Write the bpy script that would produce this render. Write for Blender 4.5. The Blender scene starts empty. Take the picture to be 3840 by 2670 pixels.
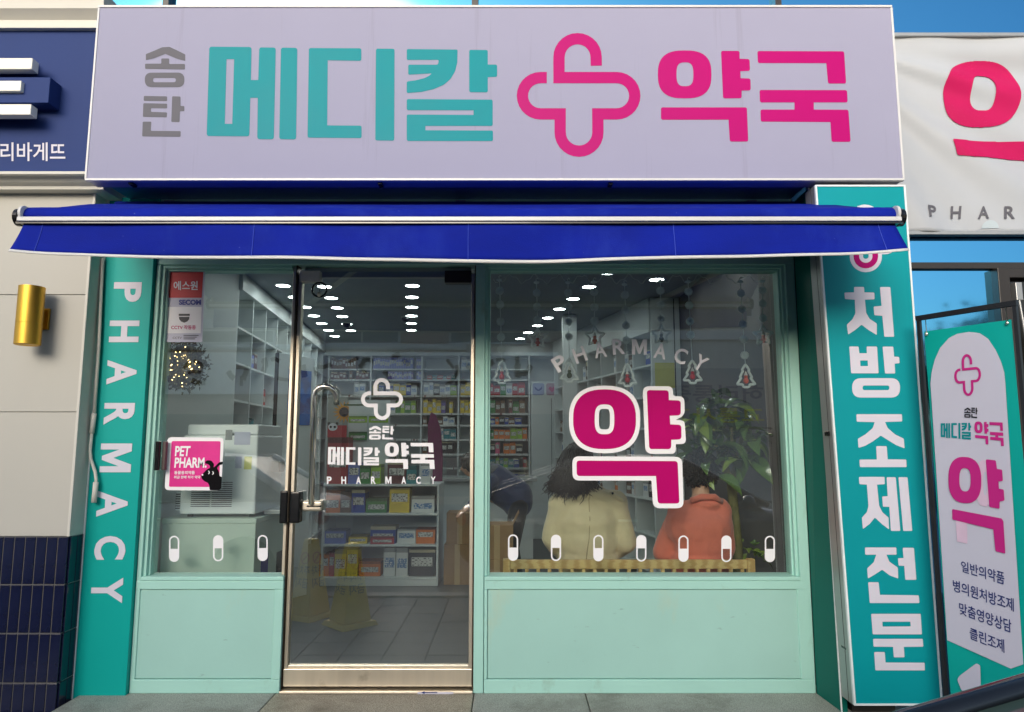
import bpy, bmesh, math, random
from mathutils import Vector, Matrix
from mathutils.geometry import tessellate_polygon

# ------------------------------------------------------------------ camera, sky, sun, exposure
SC = bpy.context.scene
COL = SC.collection
FPX = 2600.0                      # focal length in photograph pixels (3840 wide)
PITCH = math.radians(7.05)
CAM = Vector((0.0, -4.0, 1.49))
cd = bpy.data.cameras.new('camera'); cam = bpy.data.objects.new('camera', cd); COL.objects.link(cam)
cd.sensor_width = 36.0; cd.lens = 36.0 * FPX / 3840.0
cd.clip_start = 0.05; cd.clip_end = 2000.0
cam.location = CAM; cam.rotation_euler = (math.pi / 2 + PITCH, 0, 0)
SC.camera = cam

SUN_EL = math.radians(18)   # hazy bright day: a broad soft sun in front and to the left
w = bpy.data.worlds.new('World'); SC.world = w; w.use_nodes = True
wn = w.node_tree; bg = wn.nodes['Background']
sky = wn.nodes.new('ShaderNodeTexSky'); sky.sky_type = 'NISHITA'; sky.sun_disc = False
sky.sun_elevation = SUN_EL
sky.air_density = 1.0; sky.dust_density = 2.5; sky.ozone_density = 1.0
wn.links.new(sky.outputs[0], bg.inputs[0]); bg.inputs[1].default_value = 0.15
sd = bpy.data.lights.new('sun', 'SUN'); sun = bpy.data.objects.new('sun', sd); COL.objects.link(sun)
sd.energy = 1.5; sd.angle = math.radians(34); sd.color = (1.0, 0.985, 0.955)
sdir = Vector((-0.28, -0.96, 0)).normalized() * math.cos(SUN_EL) + Vector((0, 0, math.sin(SUN_EL)))
sun.rotation_euler = sdir.to_track_quat('Z', 'Y').to_euler(); sun.location = (0, 0, 20)
sky.sun_rotation = math.atan2(sdir.x, sdir.y)
SC.view_settings.view_transform = 'Standard'; SC.view_settings.look = 'None'
SC.view_settings.gamma = 1.0; SC.view_settings.use_curve_mapping = False
SC.view_settings.exposure = 0.6
SC.render.engine = 'CYCLES'
SC.cycles.use_denoising = True
SC.cycles.max_bounces = 8; SC.cycles.transparent_max_bounces = 24
SC.cycles.glossy_bounces = 4; SC.cycles.diffuse_bounces = 4
SC.cycles.sample_clamp_indirect = 6.0
SC.cycles.caustics_reflective = False; SC.cycles.caustics_refractive = False

# ------------------------------------------------------------------ photograph pixel -> point on a known plane
def ray(px, py):
    u = (px - 1920) / FPX; v = (1335 - py) / FPX
    return Vector((u, math.cos(PITCH) - math.sin(PITCH) * v, math.sin(PITCH) + math.cos(PITCH) * v))
def P(px, py, Y):
    d = ray(px, py); return CAM + d * ((Y - CAM.y) / d.y)
def PZ(px, py, Z):
    d = ray(px, py); return CAM + d * ((Z - CAM.z) / d.z)
def PP(px, py, p0, n):
    d = ray(px, py); return CAM + d * ((p0 - CAM).dot(n) / d.dot(n))

def lin(r, g, b):
    f = lambda c: c / 12.92 if c <= 0.04045 else ((c + 0.055) / 1.055) ** 2.4
    return (f(r / 255), f(g / 255), f(b / 255), 1)

# ------------------------------------------------------------------ materials
MATS = {}
def mat(name, col, rough=0.5, metal=0.0, var=0.08, scale=6.0, bump=0.0, bscale=60.0, spec=0.5, stretch=(1, 1, 1), coat=0.0, col2=None, sheen=0.0):
    if name in MATS: return MATS[name]
    m = bpy.data.materials.new(name); m.use_nodes = True; MATS[name] = m
    nt = m.node_tree; N = nt.nodes; L = nt.links; b = N['Principled BSDF']
    tc = N.new('ShaderNodeTexCoord'); mp = N.new('ShaderNodeMapping'); mp.inputs['Scale'].default_value = stretch
    L.new(tc.outputs['Object'], mp.inputs[0])
    nz = N.new('ShaderNodeTexNoise'); nz.inputs['Scale'].default_value = scale; nz.inputs['Detail'].default_value = 6; nz.inputs['Roughness'].default_value = 0.6
    L.new(mp.outputs[0], nz.inputs[0])
    mx = N.new('ShaderNodeMixRGB')
    rr = N.new('ShaderNodeMapRange'); rr.inputs[1].default_value = 0.3; rr.inputs[2].default_value = 0.7
    L.new(nz.outputs[0], rr.inputs[0]); L.new(rr.outputs[0], mx.inputs[0])
    c2 = col2 or tuple(min(1, c * (1 + var)) for c in col[:3]) + (1,)
    mx.inputs[1].default_value = tuple(c * (1 - var) for c in col[:3]) + (1,) if not col2 else col
    mx.inputs[2].default_value = c2
    L.new(mx.outputs[0], b.inputs['Base Color'])
    r2 = N.new('ShaderNodeMapRange'); r2.inputs[3].default_value = max(0.02, rough - 0.06); r2.inputs[4].default_value = min(1, rough + 0.06)
    L.new(nz.outputs[0], r2.inputs[0]); L.new(r2.outputs[0], b.inputs['Roughness'])
    b.inputs['Metallic'].default_value = metal; b.inputs['Specular IOR Level'].default_value = spec
    if coat: b.inputs['Coat Weight'].default_value = coat; b.inputs['Coat Roughness'].default_value = 0.05
    if sheen: b.inputs['Sheen Weight'].default_value = sheen
    if bump:
        n2 = N.new('ShaderNodeTexNoise'); n2.inputs['Scale'].default_value = bscale; n2.inputs['Detail'].default_value = 4
        L.new(mp.outputs[0], n2.inputs[0])
        bp = N.new('ShaderNodeBump'); bp.inputs['Strength'].default_value = bump; bp.inputs['Distance'].default_value = 0.01
        L.new(n2.outputs[0], bp.inputs['Height']); L.new(bp.outputs[0], b.inputs['Normal'])
    return m

def emit(name, col, strength):
    if name in MATS: return MATS[name]
    m = bpy.data.materials.new(name); m.use_nodes = True; MATS[name] = m
    b = m.node_tree.nodes['Principled BSDF']; b.inputs['Base Color'].default_value = (0.8, 0.8, 0.8, 1)
    b.inputs['Emission Color'].default_value = col; b.inputs['Emission Strength'].default_value = strength
    return m

def glass(name, ior=2.5, tint=(0.93, 0.97, 0.96, 1)):
    # clear pane: mirror reflection by Fresnel on the face the light meets first, straight through otherwise
    m = bpy.data.materials.new(name); m.use_nodes = True; MATS[name] = m
    nt = m.node_tree; N = nt.nodes; L = nt.links
    for n in list(N):
        if n.type != 'OUTPUT_MATERIAL': N.remove(n)
    out = [n for n in N if n.type == 'OUTPUT_MATERIAL'][0]
    tr = N.new('ShaderNodeBsdfTransparent'); tr.inputs[0].default_value = tint
    gl = N.new('ShaderNodeBsdfGlossy'); gl.inputs['Roughness'].default_value = 0.0; gl.inputs[0].default_value = (1, 1, 1, 1)
    fr = N.new('ShaderNodeFresnel'); fr.inputs[0].default_value = ior
    ge = N.new('ShaderNodeNewGeometry')
    inv = N.new('ShaderNodeMath'); inv.operation = 'SUBTRACT'; inv.inputs[0].default_value = 1.0; L.new(ge.outputs['Backfacing'], inv.inputs[1])
    mu = N.new('ShaderNodeMath'); mu.operation = 'MULTIPLY'; L.new(fr.outputs[0], mu.inputs[0]); L.new(inv.outputs[0], mu.inputs[1])
    mx = N.new('ShaderNodeMixShader'); L.new(mu.outputs[0], mx.inputs[0]); L.new(tr.outputs[0], mx.inputs[1]); L.new(gl.outputs[0], mx.inputs[2])
    # thin film of dust and wipe marks, doubling as painted haze over the glass
    df = N.new('ShaderNodeBsdfDiffuse'); df.inputs[0].default_value = (.8, .8, .8, 1)
    tc = N.new('ShaderNodeTexCoord'); nz = N.new('ShaderNodeTexNoise'); nz.inputs['Scale'].default_value = 2.4; nz.inputs['Detail'].default_value = 8; nz.inputs['Distortion'].default_value = 1.5
    L.new(tc.outputs['Object'], nz.inputs[0])
    rg = N.new('ShaderNodeMapRange'); rg.inputs[1].default_value = .35; rg.inputs[2].default_value = .75; rg.inputs[3].default_value = .012; rg.inputs[4].default_value = .045
    L.new(nz.outputs[0], rg.inputs[0])
    mu2 = N.new('ShaderNodeMath'); mu2.operation = 'MULTIPLY'; L.new(rg.outputs[0], mu2.inputs[0]); L.new(inv.outputs[0], mu2.inputs[1])
    mx2 = N.new('ShaderNodeMixShader'); L.new(mu2.outputs[0], mx2.inputs[0]); L.new(mx.outputs[0], mx2.inputs[1]); L.new(df.outputs[0], mx2.inputs[2])
    L.new(mx2.outputs[0], out.inputs[0])
    return m

def pattern(name, kind, c1, c2, scale=10.0, rough=0.5, stretch=(1, 1, 1), metal=0.0, lo=0.45, hi=0.55, coord='Object', bump=0.0, detail=5):
    if name in MATS: return MATS[name]
    m = bpy.data.materials.new(name); m.use_nodes = True; MATS[name] = m
    nt = m.node_tree; N = nt.nodes; L = nt.links; b = N['Principled BSDF']
    tc = N.new('ShaderNodeTexCoord'); mp = N.new('ShaderNodeMapping'); mp.inputs['Scale'].default_value = stretch
    L.new(tc.outputs[coord], mp.inputs[0])
    if kind == 'noise':
        t = N.new('ShaderNodeTexNoise'); t.inputs['Scale'].default_value = scale; t.inputs['Detail'].default_value = detail; src = t.outputs[0]
    elif kind == 'wave':
        t = N.new('ShaderNodeTexWave'); t.inputs['Scale'].default_value = scale; t.inputs['Distortion'].default_value = 3.0; t.inputs['Detail'].default_value = 3; src = t.outputs[1]
    else:
        t = N.new('ShaderNodeTexVoronoi'); t.inputs['Scale'].default_value = scale; src = t.outputs[0]
    L.new(mp.outputs[0], t.inputs[0])
    rp = N.new('ShaderNodeValToRGB'); rp.color_ramp.elements[0].position = lo; rp.color_ramp.elements[1].position = hi
    rp.color_ramp.elements[0].color = c1; rp.color_ramp.elements[1].color = c2
    L.new(src, rp.inputs[0]); L.new(rp.outputs[0], b.inputs['Base Color'])
    b.inputs['Roughness'].default_value = rough; b.inputs['Metallic'].default_value = metal
    if bump:
        bp = N.new('ShaderNodeBump'); bp.inputs['Strength'].default_value = bump; bp.inputs['Distance'].default_value = 0.01
        L.new(src, bp.inputs['Height']); L.new(bp.outputs[0], b.inputs['Normal'])
    return m

def worn(m, col, amount=0.5, scale=3.0, stretch=(1, 1, 1), lo=0.58, hi=0.75, seed=0.0):
    # scattered dirt / wear on top of a material's base colour
    nt = m.node_tree; N = nt.nodes; L = nt.links; b = N['Principled BSDF']
    src = b.inputs['Base Color'].links[0].from_socket
    tc = N.new('ShaderNodeTexCoord'); mp = N.new('ShaderNodeMapping'); mp.inputs['Scale'].default_value = stretch; mp.inputs['Location'].default_value = (seed, seed * 1.7, seed * .6)
    L.new(tc.outputs['Object'], mp.inputs[0])
    t = N.new('ShaderNodeTexNoise'); t.inputs['Scale'].default_value = scale; t.inputs['Detail'].default_value = 9; t.inputs['Roughness'].default_value = 0.65
    L.new(mp.outputs[0], t.inputs[0])
    r = N.new('ShaderNodeMapRange'); r.inputs[1].default_value = lo; r.inputs[2].default_value = hi; r.inputs[4].default_value = amount
    L.new(t.outputs[0], r.inputs[0])
    mx = N.new('ShaderNodeMixRGB'); L.new(r.outputs[0], mx.inputs[0]); L.new(src, mx.inputs[1]); mx.inputs[2].default_value = col
    L.new(mx.outputs[0], b.inputs['Base Color'])
    return m

# ------------------------------------------------------------------ geometry collector
class G:
    def __init__(s): s.v = []; s.f = []
    def add(s, vs, fs):
        o = len(s.v); s.v += [Vector(x) for x in vs]; s.f += [tuple(i + o for i in f) for f in fs]; return s
    def box(s, x0, x1, y0, y1, z0, z1):
        return s.add([(x0, y0, z0), (x1, y0, z0), (x1, y1, z0), (x0, y1, z0), (x0, y0, z1), (x1, y0, z1), (x1, y1, z1), (x0, y1, z1)],
                     [(0, 3, 2, 1), (4, 5, 6, 7), (0, 1, 5, 4), (1, 2, 6, 5), (2, 3, 7, 6), (3, 0, 4, 7)])
    def hexa(s, p):      # 8 corners: bottom ring, top ring
        return s.add(p, [(0, 3, 2, 1), (4, 5, 6, 7), (0, 1, 5, 4), (1, 2, 6, 5), (2, 3, 7, 6), (3, 0, 4, 7)])
    def tube(s, path, r, n=10, cap=True, taper=None):
        path = [Vector(p) for p in path]; rings = []
        up = Vector((0, 0, 1)); pn = None
        for i, p in enumerate(path):
            d = ((path[min(i + 1, len(path) - 1)] - p).normalized() + (p - path[max(i - 1, 0)]).normalized())
            d = d.normalized() if d.length > 1e-6 else Vector((0, 0, 1))
            if pn is None: a = d.cross(up) if abs(d.dot(up)) < 0.95 else d.cross(Vector((1, 0, 0)))
            else: a = pn - d * pn.dot(d)
            a.normalize(); pn = a; b = d.cross(a)
            rr = r if taper is None else r * taper[i]
            rings.append([p + (a * math.cos(t) + b * math.sin(t)) * rr for t in [2 * math.pi * k / n for k in range(n)]])
        o = len(s.v)
        for R in rings: s.v += R
        for i in range(len(rings) - 1):
            for k in range(n):
                s.f.append((o + i * n + k, o + i * n + (k + 1) % n, o + (i + 1) * n + (k + 1) % n, o + (i + 1) * n + k))
        if cap:
            s.f.append(tuple(o + k for k in range(n))[::-1]); s.f.append(tuple(o + (len(rings) - 1) * n + k for k in range(n)))
        return s
    def lathe(s, prof, c=(0, 0, 0), n=20):   # profile of (r, z)
        o = len(s.v); c = Vector(c)
        for r, z in prof: s.v += [c + Vector((r * math.cos(2 * math.pi * k / n), r * math.sin(2 * math.pi * k / n), z)) for k in range(n)]
        for i in range(len(prof) - 1):
            for k in range(n): s.f.append((o + i * n + k, o + i * n + (k + 1) % n, o + (i + 1) * n + (k + 1) % n, o + (i + 1) * n + k))
        s.f.append(tuple(o + k for k in range(n))[::-1]); s.f.append(tuple(o + (len(prof) - 1) * n + k for k in range(n)))
        return s
    def ball(s, c, r, n=12, m=8, rot=None):
        c = Vector(c); r = (r, r, r) if isinstance(r, (int, float)) else r; o = len(s.v)
        def tr(x, y, z):
            q = Vector((x * r[0], y * r[1], z * r[2])); return c + (rot @ q if rot else q)
        s.v.append(tr(0, 0, -1))
        for i in range(1, m):
            t = -math.pi / 2 + math.pi * i / m
            for k in range(n): a = 2 * math.pi * k / n; s.v.append(tr(math.cos(t) * math.cos(a), math.cos(t) * math.sin(a), math.sin(t)))
        s.v.append(tr(0, 0, 1)); e = len(s.v) - 1
        for k in range(n): s.f.append((o, o + 1 + (k + 1) % n, o + 1 + k)); s.f.append((e, e - n + k, e - n + (k + 1) % n))
        for i in range(m - 2):
            for k in range(n):
                a = o + 1 + i * n + k; b = o + 1 + i * n + (k + 1) % n; s.f.append((a, b, b + n, a + n))
        return s
    def limb(s, p, q, r0, r1, n=12):
        p, q = Vector(p), Vector(q); s.ball(p, r0, n); s.ball(q, r1, n); return s.tube([p, q], 1, n, True, [r0, r1])
    def prism(s, poly, fn0, fn1):   # polygon (2D) mapped by two functions to front and back
        n = len(poly); o = len(s.v)
        s.v += [Vector(fn0(*p)) for p in poly] + [Vector(fn1(*p)) for p in poly]
        tri = tessellate_polygon([[Vector((p[0], p[1], 0)) for p in poly]])
        for t in tri: s.f.append(tuple(o + i for i in t)); s.f.append(tuple(o + n + i for i in t[::-1]))
        for i in range(n): j = (i + 1) % n; s.f.append((o + i, o + j, o + n + j, o + n + i))
        return s
    def flat(s, loops, fn):   # outline + holes, mapped to 3D, one face layer
        pts = [p for l in loops for p in l]; o = len(s.v)
        s.v += [Vector(fn(*p)) for p in pts]
        for t in tessellate_polygon([[Vector((p[0], p[1], 0)) for p in l] for l in loops]): s.f.append(tuple(o + i for i in t))
        return s

def wmat(o):
    m = o.matrix_basis.copy(); p = o.parent
    while p: m = p.matrix_basis @ m; p = p.parent
    return m
def obj(name, g, m, parent=None, smooth=False, bevel=0.0, world=True, seg=2, normals=True):
    me = bpy.data.meshes.new(name); vs = g.v
    if parent is not None and world:
        inv = wmat(parent).inverted(); vs = [inv @ v for v in vs]
    me.from_pydata([tuple(v) for v in vs], [], g.f)
    if normals:
        bm = bmesh.new(); bm.from_mesh(me); bmesh.ops.recalc_face_normals(bm, faces=bm.faces); bm.to_mesh(me); bm.free()
    me.materials.append(m if not isinstance(m, str) else MATS[m])
    if smooth:
        for p in me.polygons: p.use_smooth = True
    o = bpy.data.objects.new(name, me); COL.objects.link(o)
    if parent is not None: o.parent = parent
    if bevel:
        bv = o.modifiers.new('bevel', 'BEVEL'); bv.width = bevel; bv.segments = seg; bv.limit_method = 'ANGLE'; bv.angle_limit = math.radians(40)
        for p in me.polygons: p.use_smooth = False
    return o
def tag(o, label, cat, group=None, kind=None):
    if label: o['label'] = label
    if cat: o['category'] = cat
    if group: o['group'] = group
    if kind: o['kind'] = kind
    return o
def thing(name, label, cat, loc=(0, 0, 0), rz=0.0, group=None):
    o = bpy.data.objects.new(name, None); COL.objects.link(o); o.location = loc; o.rotation_euler = (0, 0, rz)
    o.empty_display_size = 0.1
    return tag(o, label, cat, group)
def struct(name, g, m, **k):
    o = obj(name, g, m, **k); o['kind'] = 'structure'; return o
def copy_tree(o, parent=None):
    c = o.copy(); COL.objects.link(c)
    if parent is not None: c.parent = parent
    for ch in list(o.children): copy_tree(ch, c)
    return c

# ------------------------------------------------------------------ flat shapes
def rnd(poly, r, seg=5):
    out = []; n = len(poly)
    for i in range(n):
        p = Vector(poly[i][:2]); a = Vector(poly[i - 1][:2]) - p; b = Vector(poly[(i + 1) % n][:2]) - p
        ri = poly[i][2] if len(poly[i]) > 2 else r
        d = min(ri, a.length * .48, b.length * .48)
        if d < 0.3 * 1e-3 or abs(a.normalized().dot(b.normalized())) > 0.97: out.append((p.x, p.y)); continue
        s, e = p + a.normalized() * d, p + b.normalized() * d
        for k in range(seg + 1):
            t = k / seg; q = s * (1 - t) ** 2 + p * 2 * t * (1 - t) + e * t * t; out.append((q.x, q.y))
    return out
def rrect(x0, y0, x1, y1, r, seg=8):
    return rnd([(x0, y0), (x1, y0), (x1, y1), (x0, y1)], r * 1.15, seg)
def sell(x0, y0, x1, y1, e=2.6, n=48):
    cx, cy, a, b = (x0 + x1) / 2, (y0 + y1) / 2, (x1 - x0) / 2, (y1 - y0) / 2; out = []
    for k in range(n):
        t = 2 * math.pi * k / n; c, s = math.cos(t), math.sin(t)
        out.append((cx + a * math.copysign(abs(c) ** (2 / e), c), cy + b * math.copysign(abs(s) ** (2 / e), s)))
    return out
def ribbon(path, hw):
    L, R = [], []; n = len(path)
    for i in range(n):
        p = Vector(path[i]); d0 = (p - Vector(path[i - 1])).normalized() if i else None; d1 = (Vector(path[i + 1]) - p).normalized() if i < n - 1 else None
        d0 = d0 or d1; d1 = d1 or d0
        t = (d0 + d1).normalized(); nn = Vector((-t.y, t.x)); k = hw / max(0.4, nn.dot(Vector((-d0.y, d0.x))))
        L.append(tuple(p + nn * k)); R.append(tuple(p - nn * k))
    return L + R[::-1]
def arc(cx, cy, r, a0, a1, n=14):
    return [(cx + r * math.cos(math.radians(a0 + (a1 - a0) * k / n)), cy + r * math.sin(math.radians(a0 + (a1 - a0) * k / n))) for k in range(n + 1)]
def textgeo(s, off=0.0):
    c = bpy.data.curves.new('t', 'FONT'); c.body = s; c.size = 1; c.offset = off; c.resolution_u = 4; c.fill_mode = 'FRONT'
    o = bpy.data.objects.new('t', c); me = o.to_mesh()
    v = [(p.co.x, p.co.y) for p in me.vertices]; f = [tuple(p.vertices) for p in me.polygons]
    o.to_mesh_clear(); bpy.data.objects.remove(o); bpy.data.curves.remove(c)
    x0, x1 = min(a[0] for a in v), max(a[0] for a in v); y0, y1 = min(a[1] for a in v), max(a[1] for a in v)
    return [((a - x0) / (x1 - x0), (b - y0) / (y1 - y0)) for a, b in v], f   # 0..1, y up
def quadmap(TL, TR, BR, BL):    # unit square (y up) -> picture quad
    def f(u, v):
        t = Vector(TL) * (1 - u) + Vector(TR) * u; b = Vector(BL) * (1 - u) + Vector(BR) * u
        q = b * (1 - v) + t * v; return q.x, q.y
    return f
MV = [(0, 0), (0, 1), (.27, 1), (.5, .42), (.73, 1), (1, 1), (1, 0), (.79, 0), (.79, .60), (.57, .05), (.43, .05), (.21, .60), (.21, 0)]
MF = [tuple(t) for t in tessellate_polygon([[Vector((a, b, 0)) for a, b in MV]])]
def text_part(name, s, m, parent, quad, fn, off=0.0):
    v, f = (MV, MF) if s == 'M' else textgeo(s, off); qm = quadmap(*quad); g = G(); g.add([fn(*qm(*p)) for p in v], f)
    return obj(name, g, m, parent, normals=False)
def box4(x0, y0, x1, y1): return ((x0, y0), (x1, y0), (x1, y1), (x0, y1))

# lettering traced from the big sign; every glyph is a list of shapes, every shape outline + holes, in photograph pixels
def z(pts, ox, oy, s): return [(ox + p[0] * s, oy + p[1] * s) + tuple(q * s for q in p[2:]) for p in pts]
S1 = 0.5575
A_ = lambda pts: z(pts, 0, 0, S1)
B_ = lambda pts: z(pts, 1280, 0, S1)
C_ = lambda pts: z(pts, 2560, 0, S1)
def emblem_path():
    p = [(1715, 442)] + arc(1589, 385, 125, 0, -180) + [(1464, 522)] + arc(1852, 644, 122, -90, 90) + [(1725, 766)] + arc(1599, 890, 127, 0, 180) + [(1472, 766)] + arc(1340, 644, 122, 90, 270) + [(1382, 522)]
    return B_(p)
GL = {}
GL['song'] = [[rnd(A_([(981, 364), (1035, 342), (1090, 318), (1140, 315), (1190, 338), (1246, 366), (1246, 410), (1190, 395), (1112, 362), (1035, 392), (981, 404)]), 2)],
              [rnd(A_([(1085, 393), (1138, 393), (1138, 430), (1244, 430), (1244, 467), (976, 463), (976, 428), (1085, 428)]), 4)],
              [rrect(974 * S1, 488 * S1, 1240 * S1, 586 * S1, 46 * S1), rrect(1030 * S1, 524 * S1, 1182 * S1, 553 * S1, 14 * S1)]]
GL['tan'] = [[rnd(A_([(968, 645), (1124, 648), (1124, 680), (966, 678)]), 4)],
             [rnd(A_([(964, 694), (1124, 697), (1124, 729), (1016, 727), (1016, 752), (1124, 756), (1122, 789), (961, 786)]), 4)],
             [rnd(A_([(1158, 647), (1214, 649), (1214, 713), (1240, 713), (1240, 748), (1210, 748), (1208, 822), (1152, 820)]), 4)],
             [rnd(A_([(960, 818), (1018, 818), (1014, 880), (1216, 882), (1214, 920), (956, 917)]), 4)]]
GL['me'] = [[rnd(A_([(1408, 314), (1692, 316), (1688, 538, 1), (1737, 538, 1), (1744, 318), (1855, 320), (1842, 937), (1730, 936), (1734, 658, 1), (1684, 658, 1), (1677, 917), (1390, 915)]), 10),
             A_([(1524, 398), (1575, 398), (1562, 833), (1512, 833)])],
            [rnd(A_([(1890, 320), (2000, 322), (1992, 938), (1878, 936)]), 10)]]
GL['di'] = [[rnd([(1158.5, 180), (1355, 181), (1355, 228), (1229, 226, 1), (1227, 470, 1), (1356, 471), (1356, 518), (1153, 516)], 8)],
            [rnd(B_([(233, 327), (358, 328), (356, 946), (228, 945)]), 8)]]
GL['kal'] = [[rnd(B_([(440, 330), (782, 333), (780, 420), (765, 480), (735, 530), (690, 570), (620, 600), (540, 618), (440, 626), (440, 548), (500, 540), (560, 525), (590, 510), (610, 493), (450, 503), (450, 435), (650, 435), (656, 403), (440, 403)]), 6)],
             [rnd(B_([(860, 335), (985, 336), (985, 434, 1), (1048, 434), (1048, 517), (985, 519, 1), (985, 621), (860, 620)]), 7)],
             [rnd(B_([(440, 666), (1018, 670), (1018, 847), (566, 847, 1), (566, 876, 1), (1020, 878), (1020, 949), (440, 948), (440, 770), (889, 773, 1), (889, 742, 1), (440, 741)]), 7)]]
GL['emblem'] = [[ribbon(emblem_path(), 38 * S1)]]
GL['yak'] = [[sell(2467, 189, 2668, 369, 2.7), sell(2537, 234, 2600, 323, 3.0)],
             [rnd(C_([(258, 342), (383, 342), (383, 395, 1), (450, 397), (453, 476), (388, 479, 1), (390, 526, 1), (456, 528), (458, 608), (397, 610, 1), (397, 661), (272, 662)]), 8)],
             [rnd([(2478.6, 402.5), (2801, 402.5), (2806, 531), (2737, 531), (2732, 449, 1), (2479, 449)], 8)]]
GL['guk'] = [[rnd(C_([(502, 343), (1086, 345), (1100, 562), (978, 562), (966, 425, 1), (506, 424)]), 8)],
             [rnd(C_([(517, 605), (1106, 606), (1110, 689), (882, 689, 1), (882, 737, 1), (1115, 738), (1130, 954), (1002, 954), (994, 821, 1), (525, 818), (523, 737), (752, 737, 1), (752, 689, 1), (520, 689)]), 8)]]
def gbox(names):
    pts = [p for n in names for sh in GL[n] for l in sh for p in l]
    return min(p[0] for p in pts), min(p[1] for p in pts), max(p[0] for p in pts), max(p[1] for p in pts)
def glyph(name, m, parent, fn, part='letter', remap=None):
    g = G()
    for sh in GL[name]:
        loops = [[remap(*p) for p in l] for l in sh] if remap else sh
        g.flat(loops, fn)
    return obj(part, g, m, parent, normals=False)
def fit(names, quad):      # map the traced glyphs' box to a picture quad TL TR BR BL
    x0, y0, x1, y1 = gbox(names); q = quadmap(*quad)
    return lambda x, y: q((x - x0) / (x1 - x0), 1 - (y - y0) / (y1 - y0))
def onY(Y): return lambda x, y: P(x, y, Y)

# ------------------------------------------------------------------ shared materials
mint = worn(mat('mint_paint', lin(170, 218, 206), 0.5, spec=.3, var=0.03, scale=2.5, bump=0.05, bscale=35), lin(130, 142, 118), 0.4, 7.0, (1, 1, .5), .6, .76)
mint_panel = worn(worn(mat('mint_panel_paint', lin(164, 208, 198), 0.5, spec=.3, var=0.04, scale=1.6, bump=0.06, bscale=25), lin(196, 196, 160), 0.6, 2.4, (1, 1, .35), .58, .74, 3.1), lin(92, 112, 106), .4, 11.0, (1, 1, 2.6), .65, .74, 8)
teal = mat('teal_vinyl', lin(0, 164, 156), 0.45, spec=.25, var=0.03, scale=1.5)
teal_box = mat('teal_flex_face', lin(0, 148, 156), 0.5, spec=.2, var=0.03, scale=1.5)
teal_metal = mat('teal_sheet_metal', lin(0, 104, 92), 0.5, spec=.2, var=0.05, scale=2)
signface = worn(mat('sign_flex_face', lin(153, 153, 177), 0.7, spec=.15, var=0.015, scale=3, bump=0.02, bscale=400), lin(112, 110, 116), 0.55, 2.2, (6, 1, .22), .60, .86, 1.3)
aluw = mat('white_aluminium', lin(208, 208, 208), 0.35, var=0.02)
alug = mat('grey_aluminium', lin(170, 172, 172), 0.38, metal=0.6, var=0.06, stretch=(1, 1, .2))
lt_teal = mat('letter_teal', lin(10, 136, 146), 0.45, spec=.12, var=0.02)
lt_pink = mat('letter_pink', lin(176, 4, 108), 0.45, spec=.12, var=0.02)
lt_gray = mat('letter_grey', lin(98, 98, 106), 0.5, spec=.12, var=0.03)
lt_white = mat('letter_white', lin(212, 210, 222), 0.5, spec=.12, var=0.02)
lt_red = mat('letter_red', lin(184, 26, 88), 0.5, spec=.12, var=0.03)
navy = mat('letter_navy', lin(30, 44, 110), 0.5, var=0.05)
navyboard = mat('navy_board', lin(38, 58, 112), 0.55, var=0.05, scale=1.5, spec=.15)
awnblue = worn(worn(mat('awning_canvas', lin(9, 30, 142), 0.8, var=0.14, scale=3, bump=0.18, bscale=180, spec=.15, stretch=(1, 1, 2)), lin(50, 76, 178), .45, 2.0, (1, 1, .5), .5, .75, 4), lin(130, 146, 200), .7, 55, (1, 1, 1), .70, .74, 9)
cream = worn(mat('cream_wall', lin(187, 185, 177), 0.6, spec=.25, var=0.02, scale=1.2, bump=0.03, bscale=120), lin(180, 175, 162), .25, 3, (1, 1, .4), .6, .8)
creamtrim = mat('cream_trim', lin(206, 204, 196), 0.5, spec=.3, var=0.02)
tilem = mat('navy_glazed_tile', lin(22, 27, 54), 0.13, var=0.25, scale=4, bump=0.04, bscale=9, coat=.3)
grout = mat('grout', lin(92, 91, 89), 0.85, var=0.1, bump=.2)
brass = mat('brushed_brass', lin(204, 164, 70), 0.42, metal=1.0, var=0.06, scale=20, stretch=(1, 1, .1))
steel = worn(mat('stainless', lin(226, 216, 198), 0.42, metal=1.0, var=0.06, scale=14, stretch=(1, 1, .1)), lin(140, 126, 100), .45, 7, (1, 1, 1), .6, .75)
chrome = mat('chrome', lin(236, 232, 222), 0.16, metal=1.0, var=0.02)
blackp = mat('black_plastic', lin(14, 14, 16), 0.22, var=0.1, coat=.3)
darkframe = mat('dark_bronze_frame', lin(46, 42, 40), 0.4, var=0.1)
granite = worn(pattern('granite', 'noise', lin(118, 118, 112), lin(196, 194, 184), 260, 0.6, lo=.36, hi=.64, detail=2, bump=.05), lin(96, 90, 78), .7, 3.0, (1, 1, 1), .5, .75)
granite2 = worn(pattern('granite_warm', 'noise', lin(116, 106, 92), lin(204, 192, 170), 240, 0.6, lo=.36, hi=.64, detail=2, bump=.05), lin(92, 80, 62), .7, 3.4, (1, 1, 1), .5, .75, 2)
asphalt = mat('street_concrete', (0.30, 0.285, 0.26, 1), 0.85, var=0.25, scale=30, bump=.5, bscale=220)
paver = mat('grey_paver', lin(142, 139, 133), 0.8, var=0.12, scale=12, bump=.3, bscale=120)
paverjoint = mat('paver_joint', lin(76, 74, 70), 0.95, var=.15)
skyglass = mat('blue_reflective_glass', lin(88, 164, 208), 0.03, metal=1.0, var=0.015, scale=1.2)
wallwhite = mat('interior_white', lin(196, 203, 202), 0.6, var=0.03, scale=2)
cabwhite = mat('cabinet_white', lin(214, 220, 220), 0.4, var=0.03, scale=2)
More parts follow.
